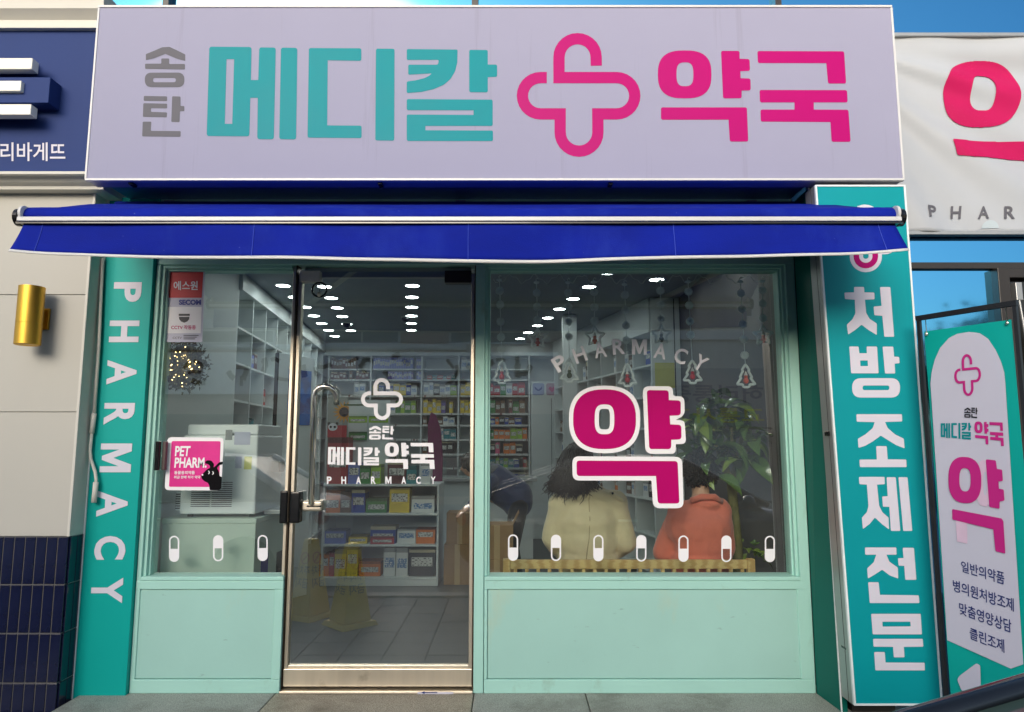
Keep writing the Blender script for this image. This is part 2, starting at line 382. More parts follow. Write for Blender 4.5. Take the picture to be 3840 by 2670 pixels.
ceilm = mat('ceiling_board', lin(150, 158, 162), 0.8, var=0.04)
floorm = mat('interior_floor', lin(92, 94, 96), 0.35, var=0.1, scale=3)
pane_m = glass('window_glass')

# ------------------------------------------------------------------ ground
struct('road', G().box(-60, 60, -60, -2.95, -0.2, -0.1), asphalt)
sw = struct('pavement', G().box(-12, 12, -2.8, 0.0, -0.3, 0.0 - 0.012), paverjoint)
tile = None
for i in range(16):
    for j in range(8):
        x = -3.3 + i * 0.30; y = -2.79 + j * 0.30
        if tile is None: t = obj('paving_slab', G().box(.004, .294, .004, .294, -0.05, 0.0), paver, sw, bevel=.004); tile = t
        else: t = tile.copy(); COL.objects.link(t)
        t.location = (x, y, random.Random(i * 20 + j).uniform(-.0015, .0015))
struct('kerb', G().box(-12, 12, -2.95, -2.8005, -0.2, 0.02), granite)
st = struct('granite_step', G().box(-2.36, -1.30, -0.44, 0.14, 0.0, 0.12), granite, bevel=.006)
obj('step_slab', G().box(-1.296, -0.21, -0.44, 0.14, 0.0, 0.12), granite2, st, bevel=.006)
obj('step_slab', G().box(-0.206, 0.40, -0.44, 0.14, 0.0, 0.12), granite, st, bevel=.006)
obj('step_slab', G().box(0.404, 2.30, -0.44, 0.14, 0.0, 0.12), granite, st, bevel=.006)
mt = thing('door_mat', 'dark grey rubber mat lying on the granite step before the door', 'mat', (-0.72, -0.32, 0.12))
obj('mat_body', G().box(-1.06, -0.5, -0.43, -0.285, 0.1215, 0.128), mat('rubber_mat', lin(120, 122, 126), .7, var=.2, scale=20), mt, bevel=.003)

# ------------------------------------------------------------------ building above and beside the shop
bld = thing('glass_building', 'building with blue mirror glass front rising above the pharmacy sign', 'building', (0, 0.3, 3))
YG = 0.25
mull = [P(635, 8, YG).x, P(1782, 15, YG).x, P(2908, 20, YG).x]
sp = mull[1] - mull[0]; xs = [mull[0] - sp * 2, mull[0] - sp] + mull + [mull[2] + sp, mull[2] + 2 * sp]
for a, b in zip(xs[:-1], xs[1:]):
    for z0, z1 in ((2.96, 4.75), (4.80, 5.95)):
        obj('glass_pane', G().box(a + .02, b - .02, YG, YG + .03, z0, z1), skyglass, bld)
for x in xs: obj('mullion', G().box(x - .02, x + .02, YG - .05, YG + .04, 2.96, 5.98), darkframe, bld)
obj('core', G().box(xs[0], xs[-1], YG + .04, 7.4, 2.96, 5.98), mat('building_core', lin(150, 150, 150), .8), bld)
obj('lower_core', G().box(1.95, xs[-1], .6, 7.4, 0, 2.95), 'building_core', bld)
obj('lower_core', G().box(xs[0], -3.3, .1, 7.4, 0, 2.95), 'building_core', bld)
obj('roof_edge', G().box(xs[0], xs[-1], YG - .08, 7.4, 5.99, 6.12), alug, bld)

# left neighbour: cream wall, cornices, navy sign board, tiled dado
nb = thing('neighbour_shop_wall', 'cream panelled wall with moulded cornices and navy tile dado beside the pharmacy', 'wall', (-3.0, -0.1, 0))
ZT = P(100, 2012, -.15).z; ZJ = [P(100, 1545, -.15).z, P(100, 1105, -.15).z]; XR = -2.40
zz = [ZT] + ZJ + [2.93]
for a, b in zip(zz[:-1], zz[1:]): obj('wall_panel', G().box(-4.6, XR - .012, -.15, .05, a + .002, b - .002), cream, nb, bevel=.002)
obj('wall_core', G().box(-4.6, XR - .02, -.14, .06, .0, 2.93), cream, nb)
obj('corner_trim', G().box(XR - .012, XR + .004, -.155, .02, ZT, 2.93), creamtrim, nb, bevel=.003)
obj('return_panel', G().box(XR - .010, XR - .002, -.12, .06, .0, 2.93), mat('painted_return_shade', lin(150, 172, 164), .4), nb)  # grey-green paints in the shade and teal reflection on this side
tw, th, gp = 0.0525, 0.2455, 0.006
obj('grout_bed', G().box(-4.6, XR - .005, -.152, .04, 0, ZT - .001), grout, nb)
tm = None; zt0 = ZT - .003
for r in range(4):
    for c in range(20):
        if tm is None: t = obj('tile', G().box(-tw, 0, 0, .012, -th, 0), tilem, nb, bevel=.002, world=False); tm = t
        else: t = tm.copy(); COL.objects.link(t)
        t.location = Vector((XR - .002 - c * (tw + gp), -.156, zt0 - r * (th + gp))) - nb.location
ts = None
for r in range(4):
    for c in range(2):
        if ts is None: t = obj('tile', G().box(-.006, .006, 0, .058, -th, 0), tilem, nb, bevel=.002, world=False); ts = t
        else: t = ts.copy(); COL.objects.link(t)
        t.location = Vector((XR, -.142 + c * .062, zt0 - r * (th + gp))) - nb.location
def moulding(zs, name):
    # profile (y, z) swept along x
    g = G(); n = len(zs)
    g.v = [Vector((-4.6, y, zc)) for y, zc in zs] + [Vector((-2.315, y, zc)) for y, zc in zs]
    for i in range(n): j = (i + 1) % n; g.f.append((i, j, n + j, n + i))
    g.f.append(tuple(range(n))); g.f.append(tuple(range(2 * n - 1, n - 1, -1)))
    return obj(name, g, creamtrim, nb)
z1 = P(150, 645, -.30).z; z0 = P(150, 705, -.24).z
moulding([(.02, z0), (-.22, z0), (-.22, z0 + .018), (-.25, z0 + .03), (-.28, z0 + .055), (-.30, z1 - .02), (-.31, z1 - .015), (-.31, z1), (.02, z1)], 'cornice')
zt = P(150, 108, -.30).z
moulding([(.02, zt), (-.31, zt), (-.31, zt + .012), (-.29, zt + .018), (-.29, zt + .06), (-.34, zt + .10), (-.35, zt + .17), (-.37, zt + .175), (-.37, zt + .20), (.02, zt + .20)], 'cornice')
ns = thing('navy_sign_board', 'navy sign board with chunky white raised bars and small white lettering', 'sign', (-3.0, -.28, z1))
obj('board', G().box(-4.6, -2.33, -.28, -.02, z1 + .001, zt - .001), navyboard, ns)
def rawbar(px0, py0, px1, py1, ya, yb, m, name, mm=.003):
    a, b = P(px0, py1, ya), P(px1, py0, ya)
    return obj(name, G().box(a.x, b.x, ya, yb, a.z, b.z), m, ns, bevel=mm)
whitel = mat('sign_white_acrylic', lin(236, 234, 222), .35, var=.02)
for (y0_, y1_, x1_) in ((217, 259, 122), (302, 341, 80), (390, 430, 117)):
    rawbar(-330, y0_, x1_, y1_, -.40, -.345, whitel, 'raised_bar', .004)
    rawbar(-320, y0_ + 2, x1_ - 6, y1_ - 1, -.345, -.279, navyboard, 'bar_return', .002)
rawbar(-330, 289, 189, 385, -.375, -.279, navyboard, 'raised_block')
text_part('lettering', '파리바게뜨', lt_white, ns, box4(-66, 534, 245, 604), onY(-.283), .012)

# gold wall light on the cream wall
sc = thing('wall_sconce', 'gold cylinder wall light on the cream wall', 'wall light', (P(110, 1180, -.24).x, -.15, P(110, 1180, -.24).z))
cz0, cz1 = P(110, 1294, -.26).z, P(110, 1076, -.26).z; cx = P(112, 1180, -.26).x
obj('cylinder', G().lathe([(.0, cz0 + .004), (.052, cz0 + .004), (.059, cz0), (.063, cz0 + .003), (.063, (cz0 + cz1) / 2 - .045), (.062, (cz0 + cz1) / 2 - .044), (.062, (cz0 + cz1) / 2 - .042), (.063, (cz0 + cz1) / 2 - .041), (.063, cz1), (.056, cz1), (.056, cz1 - .02), (0, cz1 - .02)], (cx, -.26, 0), 40), brass, sc, smooth=True).modifiers.new('e', 'EDGE_SPLIT').split_angle = math.radians(40)
zm = (cz0 + cz1) / 2
obj('bracket', G().box(cx - .022, cx + .022, -.20, -.165, zm - .05, zm + .05), brass, sc, bevel=.002)
obj('back_plate', G().box(cx - .03, cx + .04, -.166, -.1505, zm - .06, zm + .06), brass, sc, bevel=.002)

# white conduit running down beside the teal pilaster
cp = [(385, 968), (371, 1300), (354, 1548)]; g = G().tube([P(a, b, -.055) for a, b in cp], .0085)
con = thing('conduit', 'thin white electrical conduit with a crooked bend beside the teal pilaster', 'conduit', P(354, 1700, -.05))
obj('pipe', g, creamtrim, con, smooth=True)
obj('sleeve', G().tube([P(353, 1550, -.055), P(344, 1625, -.055)], .013), creamtrim, con, smooth=True)
obj('pipe', G().tube([P(344, 1622, -.055), P(338, 1690, -.055), P(340, 1720, -.055), P(357, 1770, -.058), P(361, 1800, -.06), P(360, 1812, -.06)], .0085), creamtrim, con, smooth=True)
obj('sleeve', G().tube([P(360, 1808, -.06), P(352, 1884, -.06)], .014), creamtrim, con, smooth=True)

# right neighbour: mirror glass, vinyl banner, dark door
rn = thing('neighbour_glass_front', 'sky blue mirror glass shop front with dark door frame right of the pharmacy', 'storefront', (3, .1, 0))
YR = .12
zb0 = P(3600, 1000, YR).z
obj('glass_pane', G().box(1.99, 5.2, YR, YR + .02, zb0 + .02, 2.955), skyglass, rn)
xd = P(3722, 1100, YR).x
obj('glass_pane', G().box(1.99, xd, YR, YR + .02, .0, zb0 - .02), skyglass, rn)
obj('transom', G().box(1.99, 5.2, YR - .03, YR + .03, zb0 - .02, zb0 + .02), darkframe, rn, bevel=.003)
obj('door_post', G().box(xd, xd + .07, YR - .06, YR + .05, 0, zb0 - .021), darkframe, rn, bevel=.004)
obj('door_head', G().box(xd + .071, 5.2, YR - .05, YR + .05, zb0 - .08, zb0 - .021), darkframe, rn, bevel=.004)
obj('door_leaf', G().box(xd + .08, xd + 1.0, YR + .0, YR + .03, .02, zb0 - .09), mat('dark_door_glass', lin(26, 22, 20), .08, var=.1), rn, bevel=.004)
obj('door_closer', G().box(xd + .10, xd + .14, YR - .06, YR - .01, zb0 - .22, zb0 - .11), alug, rn, bevel=.004)
obj('closer_arm', G().tube([(xd + .12, YR - .05, zb0 - .22), (xd + .14, YR - .06, zb0 - .55)], .007), alug, rn)
bn = thing('vinyl_banner', 'creased white vinyl banner with large red lettering beside the pharmacy sign', 'banner', (3, 0, 2.9))
YB = .07
bz0, bz1 = P(3600, 872, YB).z, P(3600, 138, YB).z; bx0, bx1 = 1.95, 4.2
def fold(x, zc):
    # diagonal creases fanning from the upper left fixing
    a = math.atan2(bz1 + .05 - zc, x - 1.9); r = math.hypot(x - 1.9, bz1 + .05 - zc)
    return -.014 * math.sin(a * 17 + 1.2) * min(1, r * 1.5) - .010 * math.sin(a * 31 + r * 3) * min(1, r) - .006 * math.sin(x * 9 + zc * 4)
def bgrid():
    g = G(); nx, nz = 90, 48
    for j in range(nz + 1):
        for i in range(nx + 1):
            x = bx0 + (bx1 - bx0) * i / nx; zc = bz0 + (bz1 - bz0) * j / nz
            g.v.append(Vector((x, YB + fold(x, zc), zc)))
    for j in range(nz):
        for i in range(nx): a = j * (nx + 1) + i; g.f.append((a, a + 1, a + nx + 2, a + nx + 1))
    return g
bo = obj('sheet', bgrid(), mat('banner_vinyl', lin(174, 179, 186), .5, var=.03, scale=2), bn, smooth=True); bo.modifiers.new('s', 'SOLIDIFY').thickness = .002
def onban(x, y):
    p = P(x, y, YB); return Vector((p.x, YB + fold(p.x, p.z) - .006, p.z))
def dense(poly, step=14):
    out = []
    for i in range(len(poly)):
        a, b = Vector(poly[i][:2]), Vector(poly[(i + 1) % len(poly)][:2]); k = max(1, int((b - a).length / step))
        out += [tuple(a.lerp(b, t / k)) for t in range(k)]
    return out
def grid_fill(loops, fn, step=26):
    # horizontal strips clipped to outline so that the print follows the folds
    g = G()
    xs_ = [p[0] for l in loops for p in l]; ys_ = [p[1] for l in loops for p in l]
    y = min(ys_)
    def cross(yv):
        c = []
        for l in loops:
            for i in range(len(l)):
                a, b = l[i], l[(i + 1) % len(l)]
                if (a[1] <= yv) != (b[1] <= yv): c.append(a[0] + (yv - a[1]) / (b[1] - a[1]) * (b[0] - a[0]))
        return sorted(c)
    H = 1.5
    while y < max(ys_):
        c = cross(y + H / 2)
        for k in range(0, len(c) - 1, 2):
            n = max(1, int((c[k + 1] - c[k]) / step)); o = len(g.v)
            for i in range(n + 1):
                x = c[k] + (c[k + 1] - c[k]) * i / n; g.v += [Vector(fn(x, y)), Vector(fn(x, y + H))]
            for i in range(n): q = o + 2 * i; g.f.append((q, q + 1, q + 3, q + 2))
        y += H
    return g
D_ = lambda pts: z(pts, 2560, 0, S1)
obj('letter', grid_fill([sell(3536, 225, 3822, 478, 2.5), sell(3635, 286, 3726, 416, 3)], onban), lt_red, bn, normals=False)
obj('letter', grid_fill([rnd([(3562, 527), (4160, 535), (4160, 605), (3640, 594), (3583, 586)], 8)], onban), lt_red, bn, normals=False)
for ch, x0_, x1_ in (('P', 3477, 3512), ('H', 3570, 3608), ('A', 3668, 3708), ('R', 3763, 3802), ('M', 3860, 3905)):
    yo = (x0_ - 3477) * .022
    v, f = textgeo(ch, .022); q = quadmap(*box4(x0_, 769 + yo, x1_, 816 + yo)); gg = G(); gg.add([onban(*q(*p)) for p in v], f)
    obj('letter', gg, lt_gray, bn, normals=False)
obj('patch', G().flat([[onb for onb in arc(3713, 856, 30, 180, 360, 12)]], onban), mat('patch_grey', lin(176, 190, 198), .5), bn, normals=False)
for zc, nm in ((bz0 - .006, 'hem_rail'), (bz1 + .006, 'hem_rail')): obj(nm, G().box(bx0, bx1, YB - .02, YB + .03, zc - .012, zc + .012), alug, bn, bevel=.003)

# ------------------------------------------------------------------ main sign
SX0, SX1, SZ0, SZ1, SY = -2.306, 2.119, 2.893, 3.902, -.40
sg = thing('shop_sign', 'long white sign box with teal, pink and grey lettering and a looped cross emblem', 'sign', (0, -.3, SZ0))
obj('face_panel', G().box(SX0 + .008, SX1 - .008, SY, SY + .02, SZ0 + .008, SZ1 - .008), signface, sg)
obj('body', G().box(SX0 + .002, SX1 - .002, SY + .021, -.285, SZ0 + .002, SZ1 - .002), mat('sign_body_metal', lin(160, 158, 176), .35, var=.04), sg)
for a in ((SX0, SX1, SZ0 - .004, SZ0 + .009), (SX0, SX1, SZ1 - .009, SZ1 + .004)): obj('frame_rail', G().box(a[0], a[1], SY - .006, SY + .022, a[2], a[3]), aluw, sg, bevel=.002)
for a in ((SX0 - .002, SX0 + .009), (SX1 - .009, SX1 + .002)): obj('frame_stile', G().box(a[0], a[1], SY - .005, SY + .022, SZ0 + .0095, SZ1 - .0095), aluw, sg, bevel=.002)
fs = onY(SY - .0012)
for n, m in (('song', lt_gray), ('tan', lt_gray), ('me', lt_teal), ('di', lt_teal), ('kal', lt_teal), ('yak', lt_pink), ('guk', lt_pink)): glyph(n, m, sg, fs)
glyph('emblem', lt_pink, sg, fs, 'emblem')
for px in (490, 1425, 2290): 
    p = P(px, 693, SY + .03); obj('clip', G().box(p.x - .012, p.x + .012, SY + .025, SY + .075, SZ0 - .014, SZ0 + .0), blackp, sg, bevel=.002)
for px in (635, 1782, 2908):
    p = P(px, 12, -.30); obj('stay', G().box(p.x - .012, p.x + .012, -.31, .24, SZ1 - .03, SZ1 - .008), darkframe, sg)

# teal light box on the right and the teal return wall behind it
lb = thing('vertical_light_box', 'tall teal vertical sign box with white stacked letters at the shop corner', 'sign', (1.9, -.3, .2))
x0t, x0b, x1_ = 1.634, 1.684, 2.121; zb, ztp = P(3300, 2645, SY).z, P(3230, 694, SY).z
obj('box_body', G().hexa([(x0b, SY + .012, zb), (x1_, SY + .012, zb), (x1_, -.275, zb), (x0b, -.275, zb), (x0t, SY + .012, ztp), (x1_, SY + .012, ztp), (x1_, -.275, ztp), (x0t, -.275, ztp)]), alug, lb)
obj('face', G().hexa([(x0b + .009, SY, zb + .009), (x1_ - .009, SY, zb + .009), (x1_ - .009, SY + .012, zb + .009), (x0b + .009, SY + .012, zb + .009), (x0t + .009, SY, ztp - .009), (x1_ - .009, SY, ztp - .009), (x1_ - .009, SY + .012, ztp - .009), (x0t + .009, SY + .012, ztp - .009)]), teal_box, lb)
tr = mat('edge_trim_white', lin(235, 240, 240), .35)
obj('edge_trim', G().hexa([(x0b, SY - .004, zb), (x0b + .009, SY - .004, zb), (x0b + .009, SY + .0125, zb), (x0b, SY + .0125, zb), (x0t, SY - .004, ztp), (x0t + .009, SY - .004, ztp), (x0t + .009, SY + .0125, ztp), (x0t, SY + .0125, ztp)]), tr, lb)
obj('edge_trim', G().box(x1_ - .009, x1_, SY - .004, SY + .0125, zb, ztp), tr, lb)
obj('edge_trim', G().box(x0b + .0095, x1_ - .0095, SY - .0045, SY + .0115, zb, zb + .009), tr, lb)
obj('edge_trim', G().box(x0t + .0095, x1_ - .0095, SY - .0045, SY + .0115, ztp - .009, ztp), tr, lb)
obj('side_hinge', G().box(x0t + .018, x0t + .026, -.36, -.31, 1.52, 1.545), blackp, lb, bevel=.002)
obj('side_hinge', G().box(x0b - .006, x0b + .004, -.36, -.31, .45, .462), blackp, lb, bevel=.002)
def ptz(h): return (h - zb) / (ztp - zb)
obj('side_seam', G().hexa([(x0b - .001, -.350, zb), (x0b + .003, -.350, zb), (x0b + .003, -.347, zb), (x0b - .001, -.347, zb), (x0t - .001, -.350, ztp), (x0t + .003, -.350, ztp), (x0t + .003, -.347, ztp), (x0t - .001, -.347, ztp)]), darkframe, lb)
q = .401
za = lambda pts: z(pts, 2940, 640, q); zB = lambda pts: z(pts, 2940, 1100, q); zC = lambda pts: z(pts, 2940, 1600, q); zD = lambda pts: z(pts, 2940, 2030, q)
V = [[[rnd(za([(655, 1087), (748, 1087), (752, 1138, 1), (845, 1140), (847, 1203), (757, 1207, 1), (768, 1330), (800, 1385), (868, 1430), (868, 1537), (790, 1490), (725, 1440), (665, 1490), (600, 1533), (588, 1440), (640, 1390), (668, 1335), (662, 1207, 1), (570, 1200), (565, 1140), (655, 1138, 1)]), 4)],
      [rnd(za([(898, 1088), (994, 1088), (1030, 1553), (938, 1553), (920, 1358, 1), (845, 1352), (838, 1270), (912, 1264, 1)]), 4)]],
     [[rnd(zB([(610, 497), (697, 497), (705, 560, 1), (775, 560, 1), (772, 497), (870, 497), (885, 748), (628, 748)]), 4), zB([(712, 628), (782, 628), (785, 680), (715, 680)])],
      [rnd(zB([(922, 498), (1022, 498), (1030, 592, 1), (1075, 594), (1082, 653), (1035, 658, 1), (1040, 750), (945, 750)]), 4)],
      [rrect(2940 + 637 * q, 1100 + 793 * q, 2940 + 1085 * q, 1100 + 975 * q, 80 * q), rrect(2940 + 735 * q, 1100 + 862 * q, 2940 + 985 * q, 1100 + 905 * q, 20 * q)]],
     [[rnd(zB([(677, 1130), (1103, 1130), (1106, 1198), (945, 1203, 1), (970, 1260), (1040, 1320), (1120, 1358), (1128, 1450), (1050, 1420), (975, 1375), (905, 1330), (830, 1385), (760, 1425), (697, 1445), (690, 1360), (760, 1320), (830, 1260), (848, 1205, 1), (680, 1200)]), 4)],
      [rnd(zC([(862, 182), (960, 182), (970, 305, 1), (1143, 307), (1147, 378), (710, 378), (705, 307), (868, 307, 1)]), 4)]],
     [[rnd(zC([(700, 470), (940, 470), (943, 538), (870, 542, 1), (890, 740), (920, 800), (978, 850), (982, 960), (920, 915), (850, 850), (800, 910), (738, 957), (728, 850), (775, 800), (790, 740), (775, 542, 1), (705, 538)]), 4)],
      [rnd(zC([(960, 473), (1045, 473), (1088, 975), (1000, 975), (985, 750, 1), (925, 748), (918, 652), (970, 650, 1)]), 4)],
      [rnd(zC([(1070, 473), (1155, 473), (1200, 975), (1115, 975)]), 4)]],
     [[rnd(zD([(757, 57), (1050, 57), (1053, 125), (958, 125, 1), (985, 190), (1065, 245), (1068, 348), (990, 320), (918, 265), (850, 310), (785, 348), (778, 252), (840, 195), (862, 125, 1), (760, 125)]), 4)],
      [rnd(zD([(1110, 60), (1215, 60), (1238, 360), (1135, 360), (1125, 230, 1), (1072, 228), (1065, 158), (1118, 156, 1)]), 4)],
      [rnd(zD([(787, 382), (885, 382), (897, 500, 1), (1260, 505), (1267, 577), (802, 577)]), 4)]],
     [[rnd(zD([(815, 678), (1278, 678), (1290, 870), (830, 870)]), 4), zD([(920, 752), (1182, 752), (1185, 795), (922, 797)])],
      [rnd(zD([(833, 912), (1297, 912), (1303, 985), (1120, 987, 1), (1128, 1085), (1027, 1085), (1020, 987, 1), (838, 985)]), 4)],
      [rnd(zD([(843, 1035), (942, 1035), (950, 1133, 1), (1315, 1135), (1318, 1207), (855, 1207)]), 4)]]]
for shapes in V:
    g = G()
    for sh in shapes: g.flat(sh, fs)
    obj('letter', g, lt_white, lb, normals=False)
ex0, ey0, ex1, ey1 = gbox(['emblem']); em = fit(['emblem'], box4(3130, 782, 3362, 1006))
pth = [em(*p) for p in emblem_path()]
obj('emblem_outline', G().flat([ribbon(pth, 25)], fs), lt_white, lb, normals=False)
obj('emblem', G().flat([ribbon(pth, 10.5)], onY(SY - .0022)), lt_pink, lb, normals=False)

# ------------------------------------------------------------------ shop front
sf = thing('pharmacy_shopfront', 'mint green shop front with glass door and two windows under the awning', 'storefront', (0, .05, .12))
ZS = .12; ZL = 2.497; XD0, XD1 = -1.275, -.215
def fr(name, x0, x1, zl, zh, y0=0.0, y1=.13, m=mint, bv=.004): return obj(name, G().box(x0, x1, y0, y1, zl, zh), m, sf, bevel=bv)
fr('lintel', -2.10, 1.668, 2.53, 2.955)
fr('jamb_post', -2.10, -2.075, ZS, 2.53)
zsl = .742; zrl = .672; zpb = .193
fr('jamb_post', 1.612, 1.668, ZS, 2.53)
fr('mullion_post', XD1 + .002, -.158, ZS, 2.53)
# stepped reveals round the panes
def reveal(x0, x1, z0r, z1r, right=True):
    for i, (d, y0, y1) in enumerate(((.0, .018, .125), (.018, .04, .12))):
        w_ = .018 if i == 0 else .012
        obj('reveal_strip', G().box(x0 + d, x0 + d + w_, y0, y1, z0r, z1r), mint, sf, bevel=.002)
        if right: obj('reveal_strip', G().box(x1 - d - w_, x1 - d, y0, y1, z0r, z1r), mint, sf, bevel=.002)
        obj('reveal_strip', G().box(x0 + d + w_, x1 - (d + w_ if right else 0), y0 + .0005, y1, z1r - d - w_, z1r - d), mint, sf, bevel=.002)
reveal(-2.075, XD0 - .03, zsl, 2.53, False); reveal(-.158, 1.612, zsl, 2.53)
for (a, b) in ((-2.10, XD0 - .001), (XD1 + .06, 1.66)):
    right = a > -1
    fr('sill_board', a + (.0 if right else .026), b - (.049 if right else 0), zsl - .022, zsl, -.006, .13)
    fr('rail', a, b, zrl, zsl - .0225, -.002 if not right else -.001)
    fr('rail', a, b, ZS, zpb, -.002)
    if right: fr('stile', a, a + .018, zpb, zrl, -.0015); fr('stile', b - .07, b, zpb, zrl, -.0015)
    else: fr('stile', b - .05, b, zpb, zrl, -.0015); fr('stile', a, a + .006, zpb, zrl, -.0015)
    obj('recessed_panel', G().box(a + .02, b - .05, .008, .06, zpb + .003, zrl - .003), mint_panel, sf, bevel=.003)
    obj('panel_back', G().box(a + .002, b - .002, .061, .12, ZS, zrl), mint, sf)
obj('window_pane', G().box(-2.045, XD0 - .03, .062, .072, zsl + .001, 2.53), pane_m, sf)
obj('window_pane', G().box(-.128, 1.582, .062, .072, zsl + .001, 2.5), pane_m, sf)
obj('glazing_post', G().box(XD0 - .03, XD0 - .006, .045, .10, zsl + .001, 2.529), steel, sf, bevel=.002)
# left teal pilaster with vertical lettering
pl = thing('teal_pilaster', 'narrow teal pilaster with white letters turned sideways down its length', 'pilaster', (-2.24, 0, .1))
obj('face', G().box(-2.388, -2.103, -.03, .12, .10, 2.93), teal, pl, bevel=.003)
obj('edge_trim', G().box(-2.396, -2.3885, -.032, .1, .10, 2.93), tr, pl)
for ch, y0_, y1_, xl, xr in (('P', 1058, 1132, 426, 530), ('H', 1202, 1283, 410, 521), ('A', 1350, 1442, 401, 512), ('R', 1511, 1593, 390, 504), ('M', 1663, 1771, 376, 493), ('A', 1840, 1938, 363, 479), ('C', 2010, 2099, 354, 471), ('Y', 2166, 2262, 342, 460)):
    sh = (y1_ - y0_) * .055
    text_part('letter', ch, lt_white, pl, ((xr + sh / 2, y0_), (xr - sh / 2, y1_), (xl - sh / 2, y1_), (xl + sh / 2, y0_)), onY(-.0325), .034)
# right return wall (teal sheet metal)
rw = thing('teal_return_wall', 'dark teal sheet metal return wall between shop front and vertical sign', 'wall', (1.68, -.13, .12))
obj('sheet', G().hexa([(1.6705, .0, .12), (1.684, -.262, .12), (1.715, -.262, .12), (1.70, .0, .12), (1.6705, .0, 2.9), (1.6605, -.262, 2.9), (1.70, -.262, 2.9), (1.70, .0, 2.9)]), teal_metal, rw)
obj('edge_trim', G().hexa([(1.680, -.268, .12), (1.686, -.268, .12), (1.686, -.2615, .12), (1.680, -.2615, .12), (1.6565, -.268, 2.9), (1.6625, -.268, 2.9), (1.6625, -.2615, 2.9), (1.6565, -.2615, 2.9)]), tr, rw)
obj('corner_post', G().box(1.74, 1.96, -.26, .6, .0, 2.95), darkframe, rw)

# ------------------------------------------------------------------ glass door
def dpart(name, g, m, par=None, **k): return obj(name, g, m, par or door, **k)
door = bpy.data.objects.new('door', None); COL.objects.link(door); door.parent = sf; door.location = Vector((XD0, .05, .12)) - sf.location
ZB = P(1400, 2575, .03).z; ZB1 = P(1400, 2508, .03).z
obj('threshold', G().box(XD0, XD1, -.012, .11, ZS, ZS + .014), steel, sf, bevel=.003)
obj('door_pane', G().box(XD0 + .028, XD1 - .028, .055, .067, ZB1, 2.5), pane_m, door)
for x0, x1 in ((XD0 + .006, XD0 + .0275), (XD1 - .0275, XD1 - .006)): obj('door_stile', G().box(x0, x1, .035, .085, ZB1 + .0005, 2.485), steel, door, bevel=.003)
obj('door_jamb', G().box(XD0 - .0055, XD0 + .0045, .02, .10, ZS + .015, 2.529), mat('bronze_edge', lin(70, 60, 48), .4, metal=.7), door)
obj('door_jamb', G().box(XD1 - .0045, XD1 + .0015, .02, .10, ZS + .015, 2.529), 'bronze_edge', door)
obj('bottom_rail', G().box(XD0 + .006, XD1 - .006, .028, .092, ZB, ZB1), steel, door, bevel=.004)
obj('bottom_bead', G().box(XD0 + .0275, XD1 - .0275, .04, .082, ZB1 + .0003, ZB1 + .014), steel, door, bevel=.002)
obj('gap_seal', G().box(XD0 + .006, XD1 - .006, .06, .09, ZS + .016, ZB), blackp, door)
p0, p1 = P(1124, 1056, .03), P(1200, 1018, .03); obj('patch_fitting', G().box(p0.x, p1.x, .028, .094, p0.z, 2.5), mat('satin_fitting', lin(222, 218, 208), .5), door, bevel=.003)
p0, p1 = P(1667, 1060, .03), P(1768, 1020, .03); obj('pivot_box', G().box(p0.x, p1.x, .028, .094, p0.z, 2.5), darkframe, door, bevel=.003)
obj('head_track', G().box(XD0 + .03, XD1 - .03, .075, .12, 2.47, 2.529), alug, sf, bevel=.003)
def Yp(pts, Y): return [P(a, b, Y) for a, b in pts]
hp = Yp([(1168, 1888)], .04) + Yp([(1167, 1885), (1178, 1490), (1183, 1466), (1197, 1453), (1215, 1449)], -.005) 
hp2 = [P(1215, 1449, -.005), P(1236, 1452, 0.0), P(1252, 1466, .01), P(1260, 1488, .03), P(1261, 1515, .05)]
obj('pull_handle', G().tube(hp + hp2, .017, 14), chrome, door, smooth=True)
a, b = P(1083, 1962, -.01), P(1126, 1843, -.01); obj('lock_case', G().box(a.x, b.x, -.012, .054, a.z, b.z), blackp, door, bevel=.009, seg=4)
a, b = P(1044, 1964, -.01), P(1078, 1840, -.01); obj('lock_strike', G().box(a.x, b.x, -.006, .055, a.z, b.z), blackp, sf, bevel=.009, seg=4)
a, b = P(1130, 1918, .0), P(1207, 1878, .0); obj('latch_plate', G().box(a.x, b.x, .0, .054, a.z, b.z), steel, door, bevel=.012, seg=4)
obj('latch_slot', G().box(a.x + .03, b.x - .002, -.003, .002, (a.z + b.z) / 2 - .004, (a.z + b.z) / 2 + .004), blackp, door)
rp = P(1198, 1086, .045); obj('bell_ring', G().tube([rp + Vector((.043 * math.cos(t), 0, .043 * math.sin(t))) for t in [2 * math.pi * k / 28 for k in range(29)]], .006, 8), blackp, door, smooth=True)
obj('bell', G().ball(rp + Vector((0, 0, -.03)), (.014, .014, .016)), steel, door, smooth=True)
obj('bell_cord', G().tube([rp + Vector((0, 0, .07)), rp + Vector((0, 0, -.02))], .0015, 5), blackp, door)
# reader on the window frame
rd = thing('card_reader', 'slim black card reader beside the pink pet sign', 'card reader', P(590, 1760, .0))
a, b = P(577, 1764, -.02), P(600, 1655, -.02); obj('case', G().box(a.x, b.x, -.022, .001, a.z, b.z), blackp, rd, bevel=.004)
obj('rear_plate', G().box(b.x + .002, b.x + .022, .006, .035, a.z, b.z), mat('brown_plastic', lin(90, 78, 76), .4), rd, bevel=.004)
